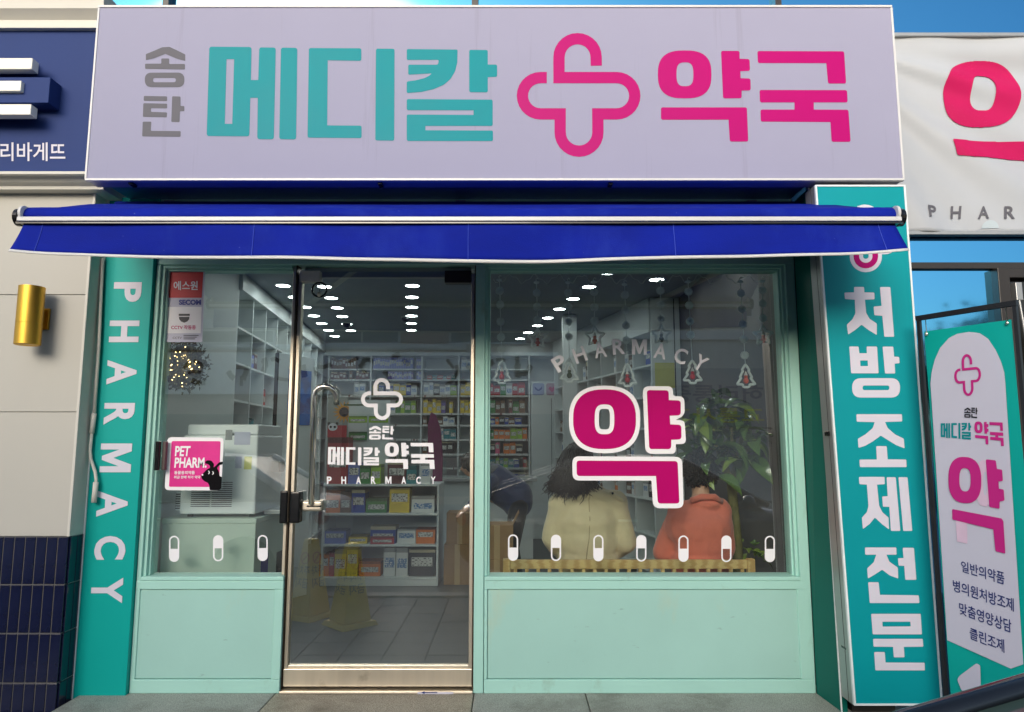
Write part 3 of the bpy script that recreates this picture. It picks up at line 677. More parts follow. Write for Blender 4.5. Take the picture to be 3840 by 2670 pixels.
# threshold label
dl = thing('threshold_label', 'small worn white label with a blue arrow at the door foot', 'label', (-.42, -.02, .13))
f_lab = onY(-.0145)
obj('label_sheet', G().box(P(1566, 2600, -.013).x, P(1700, 2600, -.013).x, -.0142, -.0125, .1215, .133), lt_white, dl)
obj('arrow', G().flat([[(1580, 2597), (1592, 2592), (1592, 2595.5), (1640, 2595.5), (1640, 2599), (1592, 2599), (1592, 2603)]], onY(-.016)), navy, dl, normals=False)

# ------------------------------------------------------------------ awning
aw = thing('retractable_awning', 'royal blue retractable awning with white hem and hanging valance over the shop front', 'awning', (-.25, -.1, 2.86))
yb, yf = -.12, -.93; zb_ = P(1900, 770, yb).z + .01; 
bl, br_ = -2.344, 1.712; fl, frr = -2.256, 1.781
zf = P(1900, 806, yf).z
g = G(); nx = 40; prof = [(0, 0), (.25, .004), (.5, -.002), (.75, -.006), (.9, 0.0), (.965, .006), (.99, -.004), (1.0, -.022), (.996, -.042)]
for i in range(nx + 1):
    u = i / nx
    for t, dz in prof:
        tt = min(t, 1.0); x = (bl + (br_ - bl) * u) * (1 - tt) + (fl + (frr - fl) * u) * tt
        g.v.append(Vector((x, yb + (yf - .028 - yb) * tt, zb_ + (zf + .018 - zb_) * tt + dz - .008 * math.sin(u * math.pi) * 4 * t * (1 - t) + .002 * math.sin(u * 40) * t)))
n = len(prof)
for i in range(nx):
    for k in range(n - 1): a = i * n + k; g.f.append((a, a + 1, a + n + 1, a + n))
cv = obj('canopy', g, awnblue, aw, smooth=True); cv.modifiers.new('s', 'SOLIDIFY').thickness = .003
zw0, zw1 = P(1900, 832, yf - .03).z, P(1900, 815, yf - .03).z
obj('front_bar', G().box(fl + .022, frr - .022, yf - .045, yf + .03, zw0, zw1), aluw, aw, bevel=.004)
obj('front_bar_core', G().box(fl + .012, frr - .012, yf - .02, yf + .04, zw1 + .001, zf - .005), darkframe, aw)
obj('painted_bar_shadow', G().box(fl + .012, frr - .012, yf - .035, yf + .03, zw0 - .008, zw0 - .0005), blackp, aw)  # black strip put in as the shade line below the front bar
for x, s in ((fl, -1), (frr, 1)):
    c = G().lathe([(.0, 0), (.034, 0), (.040, .003), (.040, .022), (.030, .026), (0, .026)], (0, 0, 0), 20)
    M = Matrix.Translation((x - s * .022, yf - .005, (zw0 + zf) / 2 + .006)) @ Matrix.Rotation(math.radians(90) * s, 4, 'Y')
    c.v = [M @ v for v in c.v]; obj('end_cap', c, blackp, aw, smooth=False)
    c2 = G().lathe([(0, 0), (.036, 0), (.036, .012), (0, .012)], (0, 0, 0), 20); M2 = Matrix.Translation((x - s * .026, yf - .012, (zw0 + zf) / 2 + .022)) @ Matrix.Rotation(math.radians(90) * -s, 4, 'Y')
    c2.v = [M2 @ v for v in c2.v]; obj('end_cap_ring', c2, aluw, aw)
# valance with hem: ends curl outwards
def val(u, t):
    e = max(0, abs(u - .5) * 2 - .78) / .22; e2 = e * e
    x = fl + .04 + (frr - fl - .08) * u
    x += (-1 if u < .5 else 1) * e2 * .018 * t
    zz_ = zw0 - .006 - t * (.163 - .030 * (abs(u - .5) * 2) ** 4 - .006 * math.sin(u * 9))
    yy = yf - .02 - t * (.012 + .05 * e2) + t * .006 * math.sin(u * 55) * (0.3 + e) + t * .016 * math.sin(u * 13 + .5) + t * .006 * math.sin(u * 31 + 2) + .004 * math.sin(t * 3 + u * 20)
    return Vector((x, yy, zz_))
g = G(); h = G(); NX, NT = 160, 8
for i in range(NX + 1):
    for k in range(NT + 1): g.v.append(val(i / NX, k / NT))
    h.v += [val(i / NX, .985) + Vector((0, -.003, 0)), val(i / NX, 1.075) + Vector((0, -.003, 0))]
for i in range(NX):
    for k in range(NT): a = i * (NT + 1) + k; g.f.append((a, a + 1, a + NT + 2, a + NT + 1))
    h.f.append((2 * i, 2 * i + 1, 2 * i + 3, 2 * i + 2))
va = obj('valance', g, awnblue, aw, smooth=True); va.modifiers.new('s', 'SOLIDIFY').thickness = .002
he = obj('hem', h, aluw, aw, smooth=True); he.modifiers.new('s', 'SOLIDIFY').thickness = .003
for u in (.022, .265, .51, .745, .98):
    obj('seam', G().tube([val(u, t / 6) + Vector((0, -.0025, 0)) for t in range(7)], .0013, 5), mat('seam_thread', lin(60, 84, 200), .8), aw)
obj('roller', G().tube([(bl + .05, yb + .01, zb_ - .02), (br_ - .05, yb + .01, zb_ - .02)], .035, 16), awnblue, aw, smooth=True)
obj('cassette', G().box(-2.27, 1.655, -.275, -.03, 2.918, 2.952), mat('cassette_metal', lin(90, 120, 160), .35, metal=.3), aw, bevel=.003)
for x in (-1.5, 1.0): 
    obj('folding_arm', G().tube([(x, -.06, zb_ - .07), (x + .45, -.5, zb_ - .2), (x, yf + .02, zf - .03)], .02, 8), aluw, aw)
for x in (-2.0, -.3, 1.4): obj('wall_bracket', G().box(x - .03, x + .03, -.10, -.0005, zb_ - .09, zb_ + .03), alug, aw, bevel=.003)

# ------------------------------------------------------------------ stickers and prints on the glass
YS = .0595; fg = onY(YS); fg2 = onY(YS - .0015)
stw = mat('sticker_white', lin(244, 242, 246), .6, spec=.2, var=.015)
stp = mat('sticker_pink', lin(182, 0, 104), .6, spec=.1, var=.03)
ps = thing('window_letter_sticker', 'huge pink letter with thick white outline stuck on the large window', 'sticker', P(2360, 1900, YS))
z6 = lambda pts: z(pts, 1780, 1400, .331); z7 = lambda pts: z(pts, 2380, 1400, .331)
def s6(a, b, c, d, e=2.6): return sell(1780 + a * .331, 1400 + b * .331, 1780 + c * .331, 1400 + d * .331, e)
g = G().flat([s6(1068, 140, 1875, 905, 2.5), s6(1408, 402, 1532, 635, 4)], fg)
g.flat([rnd(z7([(90, 145), (430, 147), (436, 258, 30), (562, 262), (568, 470, 60), (470, 527, 6), (565, 535, 70), (583, 800), (466, 803, 6), (466, 912), (122, 912)]), 26)], fg)
g.flat([rnd([(2146, 1711), (2558, 1713), (2564, 1906), (2449, 1906), (2443, 1802, 4), (2147, 1802)], 26)], fg)
obj('outline', g, stw, ps, normals=False)
obj('letter', G().flat([s6(1115, 182, 1828, 858, 2.5), s6(1360, 352, 1582, 690, 3)], fg2), stp, ps, normals=False)
obj('letter', G().flat([rnd(z7([(137, 190), (385, 192), (387, 303, 3), (522, 308), (522, 475), (398, 480, 3), (403, 578, 3), (528, 583), (530, 748), (415, 752, 3), (413, 858), (165, 858)]), 12)], fg2), stp, ps, normals=False)
obj('letter', G().flat([rnd([(2162, 1727), (2541, 1729), (2548, 1888), (2467, 1888), (2460, 1785, 2), (2163, 1785)], 12)], fg2), stp, ps, normals=False)
ar = thing('arched_lettering', 'white letters set in an arch on the large window', 'sticker', P(2360, 1300, YS))
for ch, cx_, cy_, rot in (('P', 2099, 1362, 31), ('H', 2174, 1330, 20), ('A', 2250, 1312, 10), ('R', 2320, 1300, 5), ('M', 2398, 1301, -1), ('A', 2477, 1316, -10), ('C', 2553, 1335, -18), ('Y', 2627, 1361, -30)):
    hw_ = 28 if ch == 'M' else 23; t = math.radians(rot); hh = 29
    def Q(dx, dy): return (cx_ + dx * math.cos(t) + dy * math.sin(t), cy_ - dx * math.sin(t) + dy * math.cos(t))
    text_part('letter', ch, stw, ar, (Q(-hw_, -hh), Q(hw_, -hh), Q(hw_, hh), Q(-hw_, hh)), fg, .02)
def capsule(cx_, y0_, y1_, top, w_=19):
    ro = 19; r = arc(cx_, y0_ + ro, ro, 180, 360, 12) + arc(cx_, y1_ - ro, ro, 0, 180, 12)
    ri = 13.5; ym = (y0_ + y1_) / 2
    hole = (arc(cx_, y0_ + ro, ri, 180, 360, 12) + [(cx_ + ri, ym), (cx_ - ri, ym)]) if not top else ([(cx_ - ri, ym), (cx_ + ri, ym)] + arc(cx_, y1_ - ro, ri, 0, 180, 12))
    return G().flat([r, hole], fg)
caps = [(653, 2009, 2107, 0, 'over the pale cabinet, below the pet sign'), (818, 2007, 2105, 1, 'over the pale cabinet, middle one of the small window'), (985, 2006, 2104, 0, 'beside the door lock on the small window'),
        (1924, 2004, 2103, 0, 'over the dark floor by the door post'), (2085, 2005, 2104, 1, 'over the left half of the beige coat'), (2244, 2006, 2105, 0, 'over the right half of the beige coat'),
        (2405, 2006, 2106, 1, 'between the two seated people'), (2563, 2008, 2107, 0, 'over the salmon jacket sleeve'), (2724, 2008, 2108, 1, 'beside the plant trunk'), (2887, 2009, 2108, 0, 'by the right window jamb')]
for cx_, a, b, top, w_ in caps:
    o = obj('capsule_sticker', capsule(cx_, a, b, top), stw, normals=False)
    tag(o, ('white upper half filled' if top else 'white lower half filled') + ' capsule sticker ' + w_, 'sticker', 'capsule stickers on the windows')
dlg = thing('door_logo_sticker', 'white looped cross emblem and pharmacy name on the glass door', 'sticker', P(1430, 1800, .052))
fd = onY(.0525)
glyph('emblem', stw, dlg, fd, 'emblem', fit(['emblem'], box4(1354, 1418, 1511, 1575)))
r = fit(['song'], box4(1384, 1597, 1429, 1648)); glyph('song', stw, dlg, fd, remap=r)
r = fit(['tan'], box4(1433, 1597, 1478, 1648)); glyph('tan', stw, dlg, fd, remap=r)
r = fit(['me', 'di', 'kal'], box4(1229, 1676, 1424, 1745))
for n in ('me', 'di', 'kal'): glyph(n, stw, dlg, fd, remap=r)
r = fit(['yak', 'guk'], box4(1443, 1660, 1630, 1759))
for n in ('yak', 'guk'): glyph(n, stw, dlg, fd, remap=r)
for ch, c in zip('PHARMACY', (588, 752, 920, 1088, 1258, 1432, 1600, 1765)):
    x = 1040 + c * .331; hw_ = 11.5 if ch == 'M' else 9; text_part('letter', ch, stw, dlg, box4(x - hw_, 1787, x + hw_, 1815), fd, .035)

# security notice
sn = thing('security_notice', 'red and white security camera notice in the corner of the small window', 'sticker', P(690, 1280, YS))
e5 = lambda pts: z(pts, 500, 1000, .263)
lav = mat('notice_lavender', lin(196, 196, 216), .5); redm = mat('notice_red', lin(200, 24, 40), .5); dkg = mat('notice_dark', lin(52, 50, 58), .5); nvb = mat('notice_blue', lin(24, 40, 140), .5); mag = mat('notice_magenta', lin(190, 30, 110), .5)
obj('sheet', G().flat([e5([(500, 65), (1022, 65), (982, 1075), (458, 1075)])], fg), lav, sn, normals=False)
obj('red_field', G().flat([e5([(525, 78), (998, 78), (975, 443), (503, 443)])], fg2), redm, sn, normals=False)
obj('white_field', G().flat([e5([(497, 572), (975, 572), (960, 950), (470, 950)])], fg2), stw, sn, normals=False)
fg3 = onY(YS - .003)
def q5(a, b, c, d): return tuple(e5([(a, b), (c, b), (c, d), (a, d)]))
text_part('lettering', '에스원', stw, sn, q5(575, 205, 918, 335), fg3, .02)
text_part('lettering', 'SECOM', nvb, sn, q5(650, 470, 965, 545), fg3, .05)
text_part('lettering', 'CCTV 작동중', mag, sn, q5(540, 835, 890, 895), fg3, .02)
text_part('lettering', 'CCTV', dkg, sn, q5(560, 1000, 690, 1030), fg3)
obj('camera_icon', G().flat([e5([(648, 672), (805, 672), (805, 701), (648, 701)])], fg3).flat([e5([(650, 715), (800, 715), (795, 750), (770, 780), (725, 798), (680, 780), (655, 750)])], fg3), dkg, sn, normals=False)
for yy in (975, 1000, 1025): obj('print_line', G().flat([e5([(715, yy), (930 - (yy - 975), yy), (930 - (yy - 975), yy + 9), (715, yy + 9)])], fg3), dkg, sn, normals=False)

# pet pharmacy plate
e7 = lambda pts: z(pts, 560, 1600, .3634)
pt = thing('pet_pharmacy_plate', 'square pink plate with white border and black dog silhouette on the small window', 'sign', P(720, 1840, .05))
outl = rnd(e7([(188, 108), (768, 113), (742, 660), (158, 655)]), 17)
obj('plate', G().prism(outl, onY(.050), onY(.0595)), stw, pt)
fp = onY(.0485); fp2 = onY(.047); fp3 = onY(.0455)
obj('pink_field', G().flat([rnd(e7([(230, 148), (735, 150), (722, 515), (640, 622), (202, 620)]), 6)], fp), mat('plate_pink', lin(222, 34, 140), .4), pt, normals=False)
def q7(pts): return tuple(e7(pts))
text_part('lettering', 'PET', stw, pt, q7([(270, 200), (428, 200), (413, 305), (262, 305)]), fp2, .03)
text_part('lettering', 'PHARM.', stw, pt, q7([(266, 318), (594, 318), (590, 425), (256, 425)]), fp2, .03)
text_part('lettering', '동물용의약품', stw, pt, q7([(258, 456), (470, 456), (468, 492), (256, 492)]), fp2, .02)
text_part('lettering', '취급 판매 허가 약국', stw, pt, q7([(255, 506), (528, 506), (525, 536), (252, 536)]), fp2, .02)
dogp = rnd(e7([(574, 362), (600, 345), (640, 350), (668, 384), (662, 425), (690, 398), (722, 366), (760, 360), (758, 386), (722, 396), (697, 428), (716, 455), (724, 512), (750, 516), (741, 638), (720, 656), (622, 655), (620, 610), (600, 575), (568, 565), (540, 537), (534, 502), (552, 484), (576, 458), (600, 436), (628, 425), (622, 398), (602, 386), (578, 381)]), 5)
obj('dog_silhouette', G().flat([dogp], fp2), mat('print_black', lin(16, 15, 18), .8, spec=.1), pt, normals=False)
for cx_, cy_ in ((604, 472), (645, 478)): obj('eye', G().flat([e7(arc(cx_, cy_, 20, -70, 70, 8) + arc(cx_ - 7, cy_, 17, 60, -60, 8))], fp3), stw, pt, normals=False)
obj('nose', G().flat([e7(arc(548, 497, 9, 0, 350, 10))], fp3), stw, pt, normals=False)

# ------------------------------------------------------------------ room
CZ = 2.94; FZ = .12; YBK = 6.55
struct('floor', G().box(-3.2, 1.95, .14, YBK + .2, .0, FZ - .002), floorm)
struct('ceiling', G().box(-3.2, 1.95, .132, YBK + .2, CZ, CZ + .012), ceilm)
dLx = -.0993
def lx(y): return -2.163 + dLx * y
wl = G().hexa([(lx(.0) - .3, .0, .0), (lx(.0), .125, .0), (lx(1.84), 1.84, .0), (lx(1.84) - .5, 1.84, .0), (lx(.0) - .3, .0, CZ), (lx(.0), .125, CZ), (lx(1.84), 1.84, CZ), (lx(1.84) - .5, 1.84, CZ)])
struct('wall_left', wl, wallwhite)
struct('wall_left_rear', G().box(-3.3, -3.2, 1.8, YBK + .2, 0, CZ), wallwhite)
struct('wall_back', G().box(-3.2, 1.95, YBK, YBK + .1, 0, CZ), wallwhite)
struct('wall_right', G().box(1.69, 1.73, .14, YBK, .0, CZ), mat('dark_panelling', lin(92, 88, 86), .6, var=.12, scale=3))
obj('skirting', G().box(1.68, 1.6895, .14, YBK, FZ, FZ + .08), alug, bpy.data.objects['wall_right'])
lens_m = emit('downlight_lens', (0.93, 1.0, 0.98, 1), 24.0)
dproto = None
ORD = ['first', 'second', 'third', 'fourth', 'fifth', 'sixth', 'seventh', 'eighth', 'ninth', 'tenth', 'eleventh', 'twelfth']
DC = {}
def downlight(x, y, row):
    global dproto
    DC[row] = DC.get(row, -1) + 1
    if dproto is None:
        d = thing('downlight', '', '', (x, y, CZ)); dproto = d
        obj('trim_ring', G().tube([Vector((.068 * math.cos(t), .068 * math.sin(t), -.003)) for t in [2 * math.pi * k / 20 for k in range(21)]], .006, 6), cabwhite, d, world=False)
        obj('lens', G().lathe([(0, -.004), (.062, -.004), (.062, -.001), (0, -.001)], (0, 0, 0), 20), lens_m, d, world=False)
    else: d = copy_tree(dproto); d.location = (x, y, CZ)
    tag(d, ORD[DC[row]] + ' round downlight from the shop window in the ' + row, 'downlight', 'recessed ceiling downlights')
for k in range(9): downlight(-.584 - .148 * (y := .78 + .52 * k), y, 'centre ceiling row')
for k in range(9): downlight(-1.56 - .135 * (y := .82 + .52 * k) + .12, y, 'ceiling row along the left shelves') if k != 0 else None
for k in range(10): downlight(1.165 - .1845 * (y := 1.29 + .55 * k), y, 'ceiling row toward the right shelves')
for k in range(7): downlight(lx(y := 2.34 + .52 * k) + .26, y, 'added row imitating reflections by left shelves')  # added row stands in for lights mirrored in the soffit
downlight(1.50, 1.0, 'corner over the potted tree'); downlight(1.30, 2.1, 'corner over the potted tree')
for x, y, w_ in ((P(1216, 1208, 0).x * 1.85, 4.4, 'near the left ceiling row'), (-1.24, 4.0, 'near the centre ceiling row')):
    o = thing('dome_camera', 'small black dome camera on the ceiling ' + w_, 'camera', (x, y, CZ)); obj('dome', G().lathe([(0, -.06), (.03, -.055), (.048, -.03), (.05, 0)], (0, 0, 0), 14), blackp, o, smooth=True, world=False)
    obj('mount_ring', G().lathe([(.055, -.012), (.06, 0), (0, 0)], (0, 0, 0), 14), cabwhite, o, world=False)

# products --------------------------------------------------------
PACKC = {'red': (176, 36, 44), 'green': (60, 132, 66), 'blue': (40, 70, 160), 'yellow': (226, 196, 40), 'white': (222, 224, 222), 'orange': (220, 120, 40), 'purple': (98, 86, 160), 'pink': (210, 90, 130), 'teal': (40, 130, 140), 'brown': (110, 76, 50), 'black': (30, 30, 36), 'periwinkle': (112, 124, 196), 'lime': (150, 190, 50), 'maroon': (96, 40, 44)}
PM = {}
def packmat(c):
    m = bpy.data.materials.new('pack_' + c); m.use_nodes = True; MATS['pack_' + c] = m
    nt = m.node_tree; N = nt.nodes; L = nt.links; b = N['Principled BSDF']; b.inputs['Roughness'].default_value = .4
    tc = N.new('ShaderNodeTexCoord'); oi = N.new('ShaderNodeObjectInfo'); sp = N.new('ShaderNodeSeparateXYZ'); L.new(tc.outputs['Generated'], sp.inputs[0])
    def M(op, a, b_=None, v=None):
        n = N.new('ShaderNodeMath'); n.operation = op
        L.new(a, n.inputs[0]) if not isinstance(a, (int, float)) else setattr(n.inputs[0], 'default_value', a)
        if b_ is not None: L.new(b_, n.inputs[1])
        if v is not None: n.inputs[1].default_value = v
        return n.outputs[0]
    rnd_ = oi.outputs['Random']
    zc = sp.outputs[2]; xc = sp.outputs[0]
    lab = M('LESS_THAN', M('ABSOLUTE', M('SUBTRACT', zc, M('ADD', M('MULTIPLY', rnd_, v=.3), v=.35))), v=.17)
    lab = M('MULTIPLY', lab, M('LESS_THAN', M('ABSOLUTE', M('SUBTRACT', xc, v=.5)), v=.40))
    cmb = N.new('ShaderNodeCombineXYZ'); L.new(M('MULTIPLY', xc, v=9.0), cmb.inputs[0]); L.new(M('FLOOR', M('MULTIPLY', zc, v=16.0)), cmb.inputs[1]); L.new(M('MULTIPLY', rnd_, v=50.0), cmb.inputs[2])
    nz = N.new('ShaderNodeTexNoise'); nz.inputs['Scale'].default_value = 1.0; nz.inputs['Detail'].default_value = 1; L.new(cmb.outputs[0], nz.inputs[0])
    txt = M('MULTIPLY', M('GREATER_THAN', nz.outputs[0], v=.52), lab)
    txt = M('MULTIPLY', txt, M('GREATER_THAN', M('FRACT', M('MULTIPLY', zc, v=16.0)), v=.4))
    band = M('GREATER_THAN', zc, M('ADD', M('MULTIPLY', rnd_, v=.2), v=.76))
    col = lin(*PACKC[c]); dk = tuple(v * .45 for v in col[:3]) + (1,)
    def mix(f, a, c2):
        n = N.new('ShaderNodeMixRGB'); L.new(f, n.inputs[0])
        L.new(a, n.inputs[1]) if not isinstance(a, tuple) else setattr(n.inputs[1], 'default_value', a)
        n.inputs[2].default_value = c2; return n.outputs[0]
    o = mix(band, col, dk if c not in ('black', 'maroon', 'blue') else lin(190, 180, 150)); o = mix(lab, o, lin(214, 214, 208) if c != 'white' else lin(90, 130, 180)); o = mix(txt, o, lin(60, 60, 70) if c != 'white' else lin(235, 235, 235))
    L.new(o, b.inputs['Base Color']); return m
def packmesh(c):
    if c in PM: return PM[c]
    me = bpy.data.meshes.new('medicine_box'); g = G().box(0, 1, 0, 1, 0, 1); me.from_pydata([tuple(v) for v in g.v], [], g.f); me.materials.append(packmat(c)); PM[c] = me
    return me
PACKS = []
def pack(x, y, zc, w_, d_, h_, c, where, name='medicine_box', cat='box', rz=0, sx=0):
    o = bpy.data.objects.new(name, packmesh(c)); COL.objects.link(o); o.location = (x, y, zc); o.scale = (w_, d_, h_); o.rotation_euler = (0, 0, rz)
    PACKS.append((where, name, c, o)); o['category'] = cat
    return o
def fill(x0, x1, y, zc, hmax, cols, where, wr=(.05, .1), hr=(.6, .95), seed=1, d=.12, gap=.006, **k):
    R = random.Random(seed); x = x0
    while True:
        w_ = R.uniform(*wr)
        if x + w_ > x1: break
        pack(x, y, zc + .001, w_, d, hmax * R.uniform(*hr), R.choice(cols), where, **k); x += w_ + gap + (R.random() < .12) * .05

# left cabinet wall --------------------------------------------------------
rzL = math.atan2(1, dLx)
lc = thing('left_shelf_wall', 'long white shelf wall with square cubbies along the left side of the shop', 'shelving', (lx(1.85), 1.85, FZ), rzL)
LL = 4.75; zsof = 2.79 - FZ; H = CZ - FZ - .004
lp = lambda n, *a, m=cabwhite, bv=.0: obj(n, G().box(*a), m, lc, world=False, bevel=bv)
lp('soffit', 0, LL, -.03, .38, zsof, H)
lp('back_panel', 0, LL, .36, .38, 0, zsof - .001)
nd = 10
for i in range(nd + 1): lp('divider', LL * i / nd - .01, LL * i / nd + .01, 0, .359, 0.0, zsof - .0015)
shz = [.08, .42, .76, 1.08, 1.40, 1.72, 2.04, 2.35]
for zs_ in shz:
    for i in range(nd): lp('shelf', LL * i / nd + .0105, LL * (i + 1) / nd - .0105, .005, .359, zs_ - .009, zs_ + .009)
MX = lc.matrix_basis.copy() if False else Matrix.Translation(lc.location) @ Matrix.Rotation(rzL, 4, 'Z')
R = random.Random(5)
for i in range(nd):
    for j, zs_ in enumerate(shz[1:-1]):
        if R.random() < .35: continue
        x = LL * i / nd + .03
        while x < LL * (i + 1) / nd - .14:
            w_ = R.uniform(.06, .12); p = MX @ Vector((x, .05, zs_ + .0105))
            pack(p.x, p.y, p.z, w_, .15, R.uniform(.12, .25), R.choice(['white', 'periwinkle', 'red', 'white', 'blue', 'teal', 'pink', 'maroon']), 'the left shelf wall', rz=rzL); x += w_ + .012
            if R.random() < .3: break

# back shelf wall --------------------------------------------------------
YF = 6.15
def X(px, Y=YF, py=1500): return P(px, py, Y).x
def Z(py, Y=YF, px=1500): return P(px, py, Y).z
bs = thing('back_shelf_wall', 'white shelving across the back wall packed with medicine boxes', 'shelving', (X(1500), YF, FZ))
bp = lambda n, *a, m=cabwhite: obj(n, G().box(*a), m, bs)
XL, XE = X(1229), X(1985)
bp('soffit', XL - .1, 1.2, YF - .02, YBK - .001, Z(1334), CZ - .002)
bp('back_panel', XL - .1, 1.2, YBK - .03, YBK - .0015, FZ, Z(1334) - .001)
ups = [X(1229), X(1388), X(1580), X(1719), X(1812), X(1985)]
for x in ups: bp('upright', x - .012, x + .012, YF, YBK - .031, FZ + .001, Z(1334) - .0015)
rows = [1385, 1425, 1486, 1553, 1596, 1650, 1705, 1757, 1838, 1908, 2000]
for a, b in zip(ups[:-1], ups[1:]):
    for k, py in enumerate(rows): bp('shelf', a + .0125, b - .0125, YF + .004, YBK - .031, Z(py) - .01, Z(py) + .01)
tagm = pattern('price_tags', 'noise', lin(206, 208, 206), lin(120, 70, 70), 26, .5, stretch=(1, 1, .1), lo=.60, hi=.64)
for a, b in zip(ups[:-1], ups[1:]):
    for py in rows[2:]: bp('price_rail', a + .02, b - .02, YF - .003, YF + .0035, Z(py) - .013, Z(py) + .016, m=tagm)
bp('plinth', XL, XE, YF + .02, YBK - .04, FZ + .0005, Z(2000) - .011)
zr = [Z(p) + .011 for p in rows]
W = 'the back shelf wall'
def brow(px0, px1, k, cols, hr=(.7, .95), wr=(.05, .09), seed=0, gap=.005):
    top = Z(rows[k - 1]) - .01 if k else Z(1334); fill(X(px0), X(px1), YF + .03, zr[k], top - zr[k], cols, W, wr, hr, seed + k * 7, .16, gap)
brow(1236, 1330, 0, ['maroon', 'brown'], seed=1, wr=(.03, .045)); brow(1236, 1380, 1, ['maroon', 'maroon', 'brown'], seed=2, wr=(.03, .05))
brow(1395, 1576, 0, ['periwinkle'], seed=3, wr=(.028, .034), gap=.003, hr=(.88, .9)); brow(1450, 1576, 1, ['periwinkle', 'purple'], seed=4, wr=(.028, .034), gap=.003, hr=(.88, .9))
brow(1600, 1712, 1, ['white', 'teal', 'red'], seed=5, hr=(.3, .5)); brow(1728, 1800, 0, ['purple', 'white'], seed=6)
for k, (px0, px1, cols) in enumerate((
    (1325, 1384, ['white', 'blue']), (1395, 1576, ['white', 'yellow', 'white', 'blue', 'maroon']), (1586, 1712, ['white', 'black', 'white', 'lime']), (1726, 1800, ['yellow', 'lime']))): brow(px0, px1, 2, cols, seed=11 + k, wr=(.06, .09))
for k, (px0, px1, cols) in enumerate(((1395, 1576, ['green', 'red', 'lime', 'maroon', 'white']), (1490, 1500, ['red']), (1586, 1712, ['yellow', 'purple', 'yellow', 'lime', 'red']), (1726, 1800, ['yellow', 'brown']))): brow(px0, px1, 3, cols, seed=21 + k)
brow(1586, 1712, 4, ['black', 'brown', 'white'], seed=31); brow(1650, 1712, 5, ['blue', 'white', 'teal'], seed=32); brow(1586, 1712, 6, ['brown', 'black'], seed=33)
shop = ['red', 'green', 'brown', 'orange', 'blue', 'lime', 'pink', 'teal', 'yellow', 'white', 'maroon']
for k, cols in ((2, ['green', 'red', 'white', 'red']), (3, ['maroon', 'green', 'brown']), (4, ['orange', 'blue', 'brown', 'black']), (5, ['green', 'pink', 'orange', 'lime']), (6, ['orange', 'brown', 'pink', 'black']), (7, ['teal', 'blue', 'lime', 'white', 'red']), (8, ['blue', 'white', 'blue']), (9, ['blue', 'white', 'blue']), (10, ['white', 'lime', 'black'])):
    brow(1818, 1978, k, cols, seed=41 + k, wr=(.05, .1))
# white tall cabinet with three round-cornered symbols
tc_ = thing('tall_cabinet', 'tall plain white cabinet with three small symbols near its top', 'cabinet', (X(2070), YF, FZ))
obj('cabinet_body', G().box(X(1986) + .02, X(2150), YF - .05, YBK - .04, FZ, Z(1432)), cabwhite, tc_, bevel=.004)
obj('door_gap', G().box(X(2066), X(2067.5), YF - .0525, YF - .049, FZ + .05, Z(1495)), blackp, tc_)
for px, c, nm in ((2019, (150, 160, 200), 0), (2070, (176, 140, 160), 1), (2121, (120, 176, 166), 2)):
    fz = onY(YF - .053); obj('symbol_plate', G().flat([rrect(px - 22, 1437, px + 22, 1482, 8)], fz), mat('sym%d' % nm, lin(*c), .5), tc_, normals=False)
    fz2 = onY(YF - .056)
    if nm == 0: sh = [[(px - 15, 1448), (px, 1462), (px + 15, 1448), (px + 12, 1460), (px + 2, 1466), (px - 2, 1466), (px - 12, 1460)]]
    elif nm == 1: sh = [[(px, 1472), (px - 14, 1458), (px - 10, 1450), (px - 4, 1450), (px, 1455), (px + 4, 1450), (px + 10, 1450), (px + 14, 1458)]]
    else: sh = [ribbon([(px - 11, 1448), (px + 11, 1471)], 6), ribbon([(px + 11, 1448), (px - 11, 1471)], 6)]
    gg = G()
    for s_ in sh: gg.flat([s_], fz2)
    obj('symbol', gg, [nvb, mag, mat('sym_teal', lin(20, 110, 110), .5)][nm], tc_, normals=False)

# right shelf wall (skewed) --------------------------------------------------------
rzR = math.atan2(.9695, -.2453)
rs = thing('right_shelf_wall', 'white shelf wall with sloping soffit line along the right side of the shop', 'shelving', (1.40, 2.91, FZ), rzR)
LR = 3.2
rpz = lambda n, *a, m=cabwhite: obj(n, G().box(*a), m, rs, world=False)
rpz('soffit', 0, LR, -.30, .02, 2.47, H); rpz('back_panel', 0, LR, -.30, -.28, 0, 2.469)
for i in range(8): rpz('divider', LR * i / 7 - (.0 if i == 0 else .01), LR * i / 7 + (.02 if i == 0 else .01), -.279, 0, 0, 2.4685)
for zs_ in (.1, .45, .8, 1.15, 1.5, 1.82, 2.14):
    for i in range(7): rpz('shelf', LR * i / 7 + .021, LR * (i + 1) / 7 - .0105, -.279, -.004, zs_ - .01, zs_ + .01)
MR = Matrix.Translation(rs.location) @ Matrix.Rotation(rzR, 4, 'Z')
for i in range(7):
    for zs_ in (.45, .8, 1.15, 1.5, 1.82, 2.14):
        x = LR * i / 7 + .03
        while x < LR * (i + 1) / 7 - .13:
            w_ = R.uniform(.06, .13); p = MR @ Vector((x, -.18, zs_ + .0105))
            pack(p.x, p.y, p.z, w_, .12, R.uniform(.12, .26), R.choice(['white', 'brown', 'maroon', 'blue', 'orange', 'black', 'white']), 'the right shelf wall', rz=rzR); x += w_ + .015
            if R.random() < .25: break
ep = thing('end_partition', 'plain pale partition closing the near end of the right shelf wall', 'partition', (1.5, 2.9, FZ))
obj('board', G().box(1.395, 1.68, 2.86, 2.885, FZ, CZ - .01), cabwhite, ep); obj('joint', G().box(1.62, 1.628, 2.856, 2.8605, FZ, CZ - .02), blackp, ep)
obj('yellow_band', G().box(1.42, 1.615, 2.852, 2.859, 2.02, 2.27), mat('yellow_poster', lin(214, 210, 110), .6), ep)
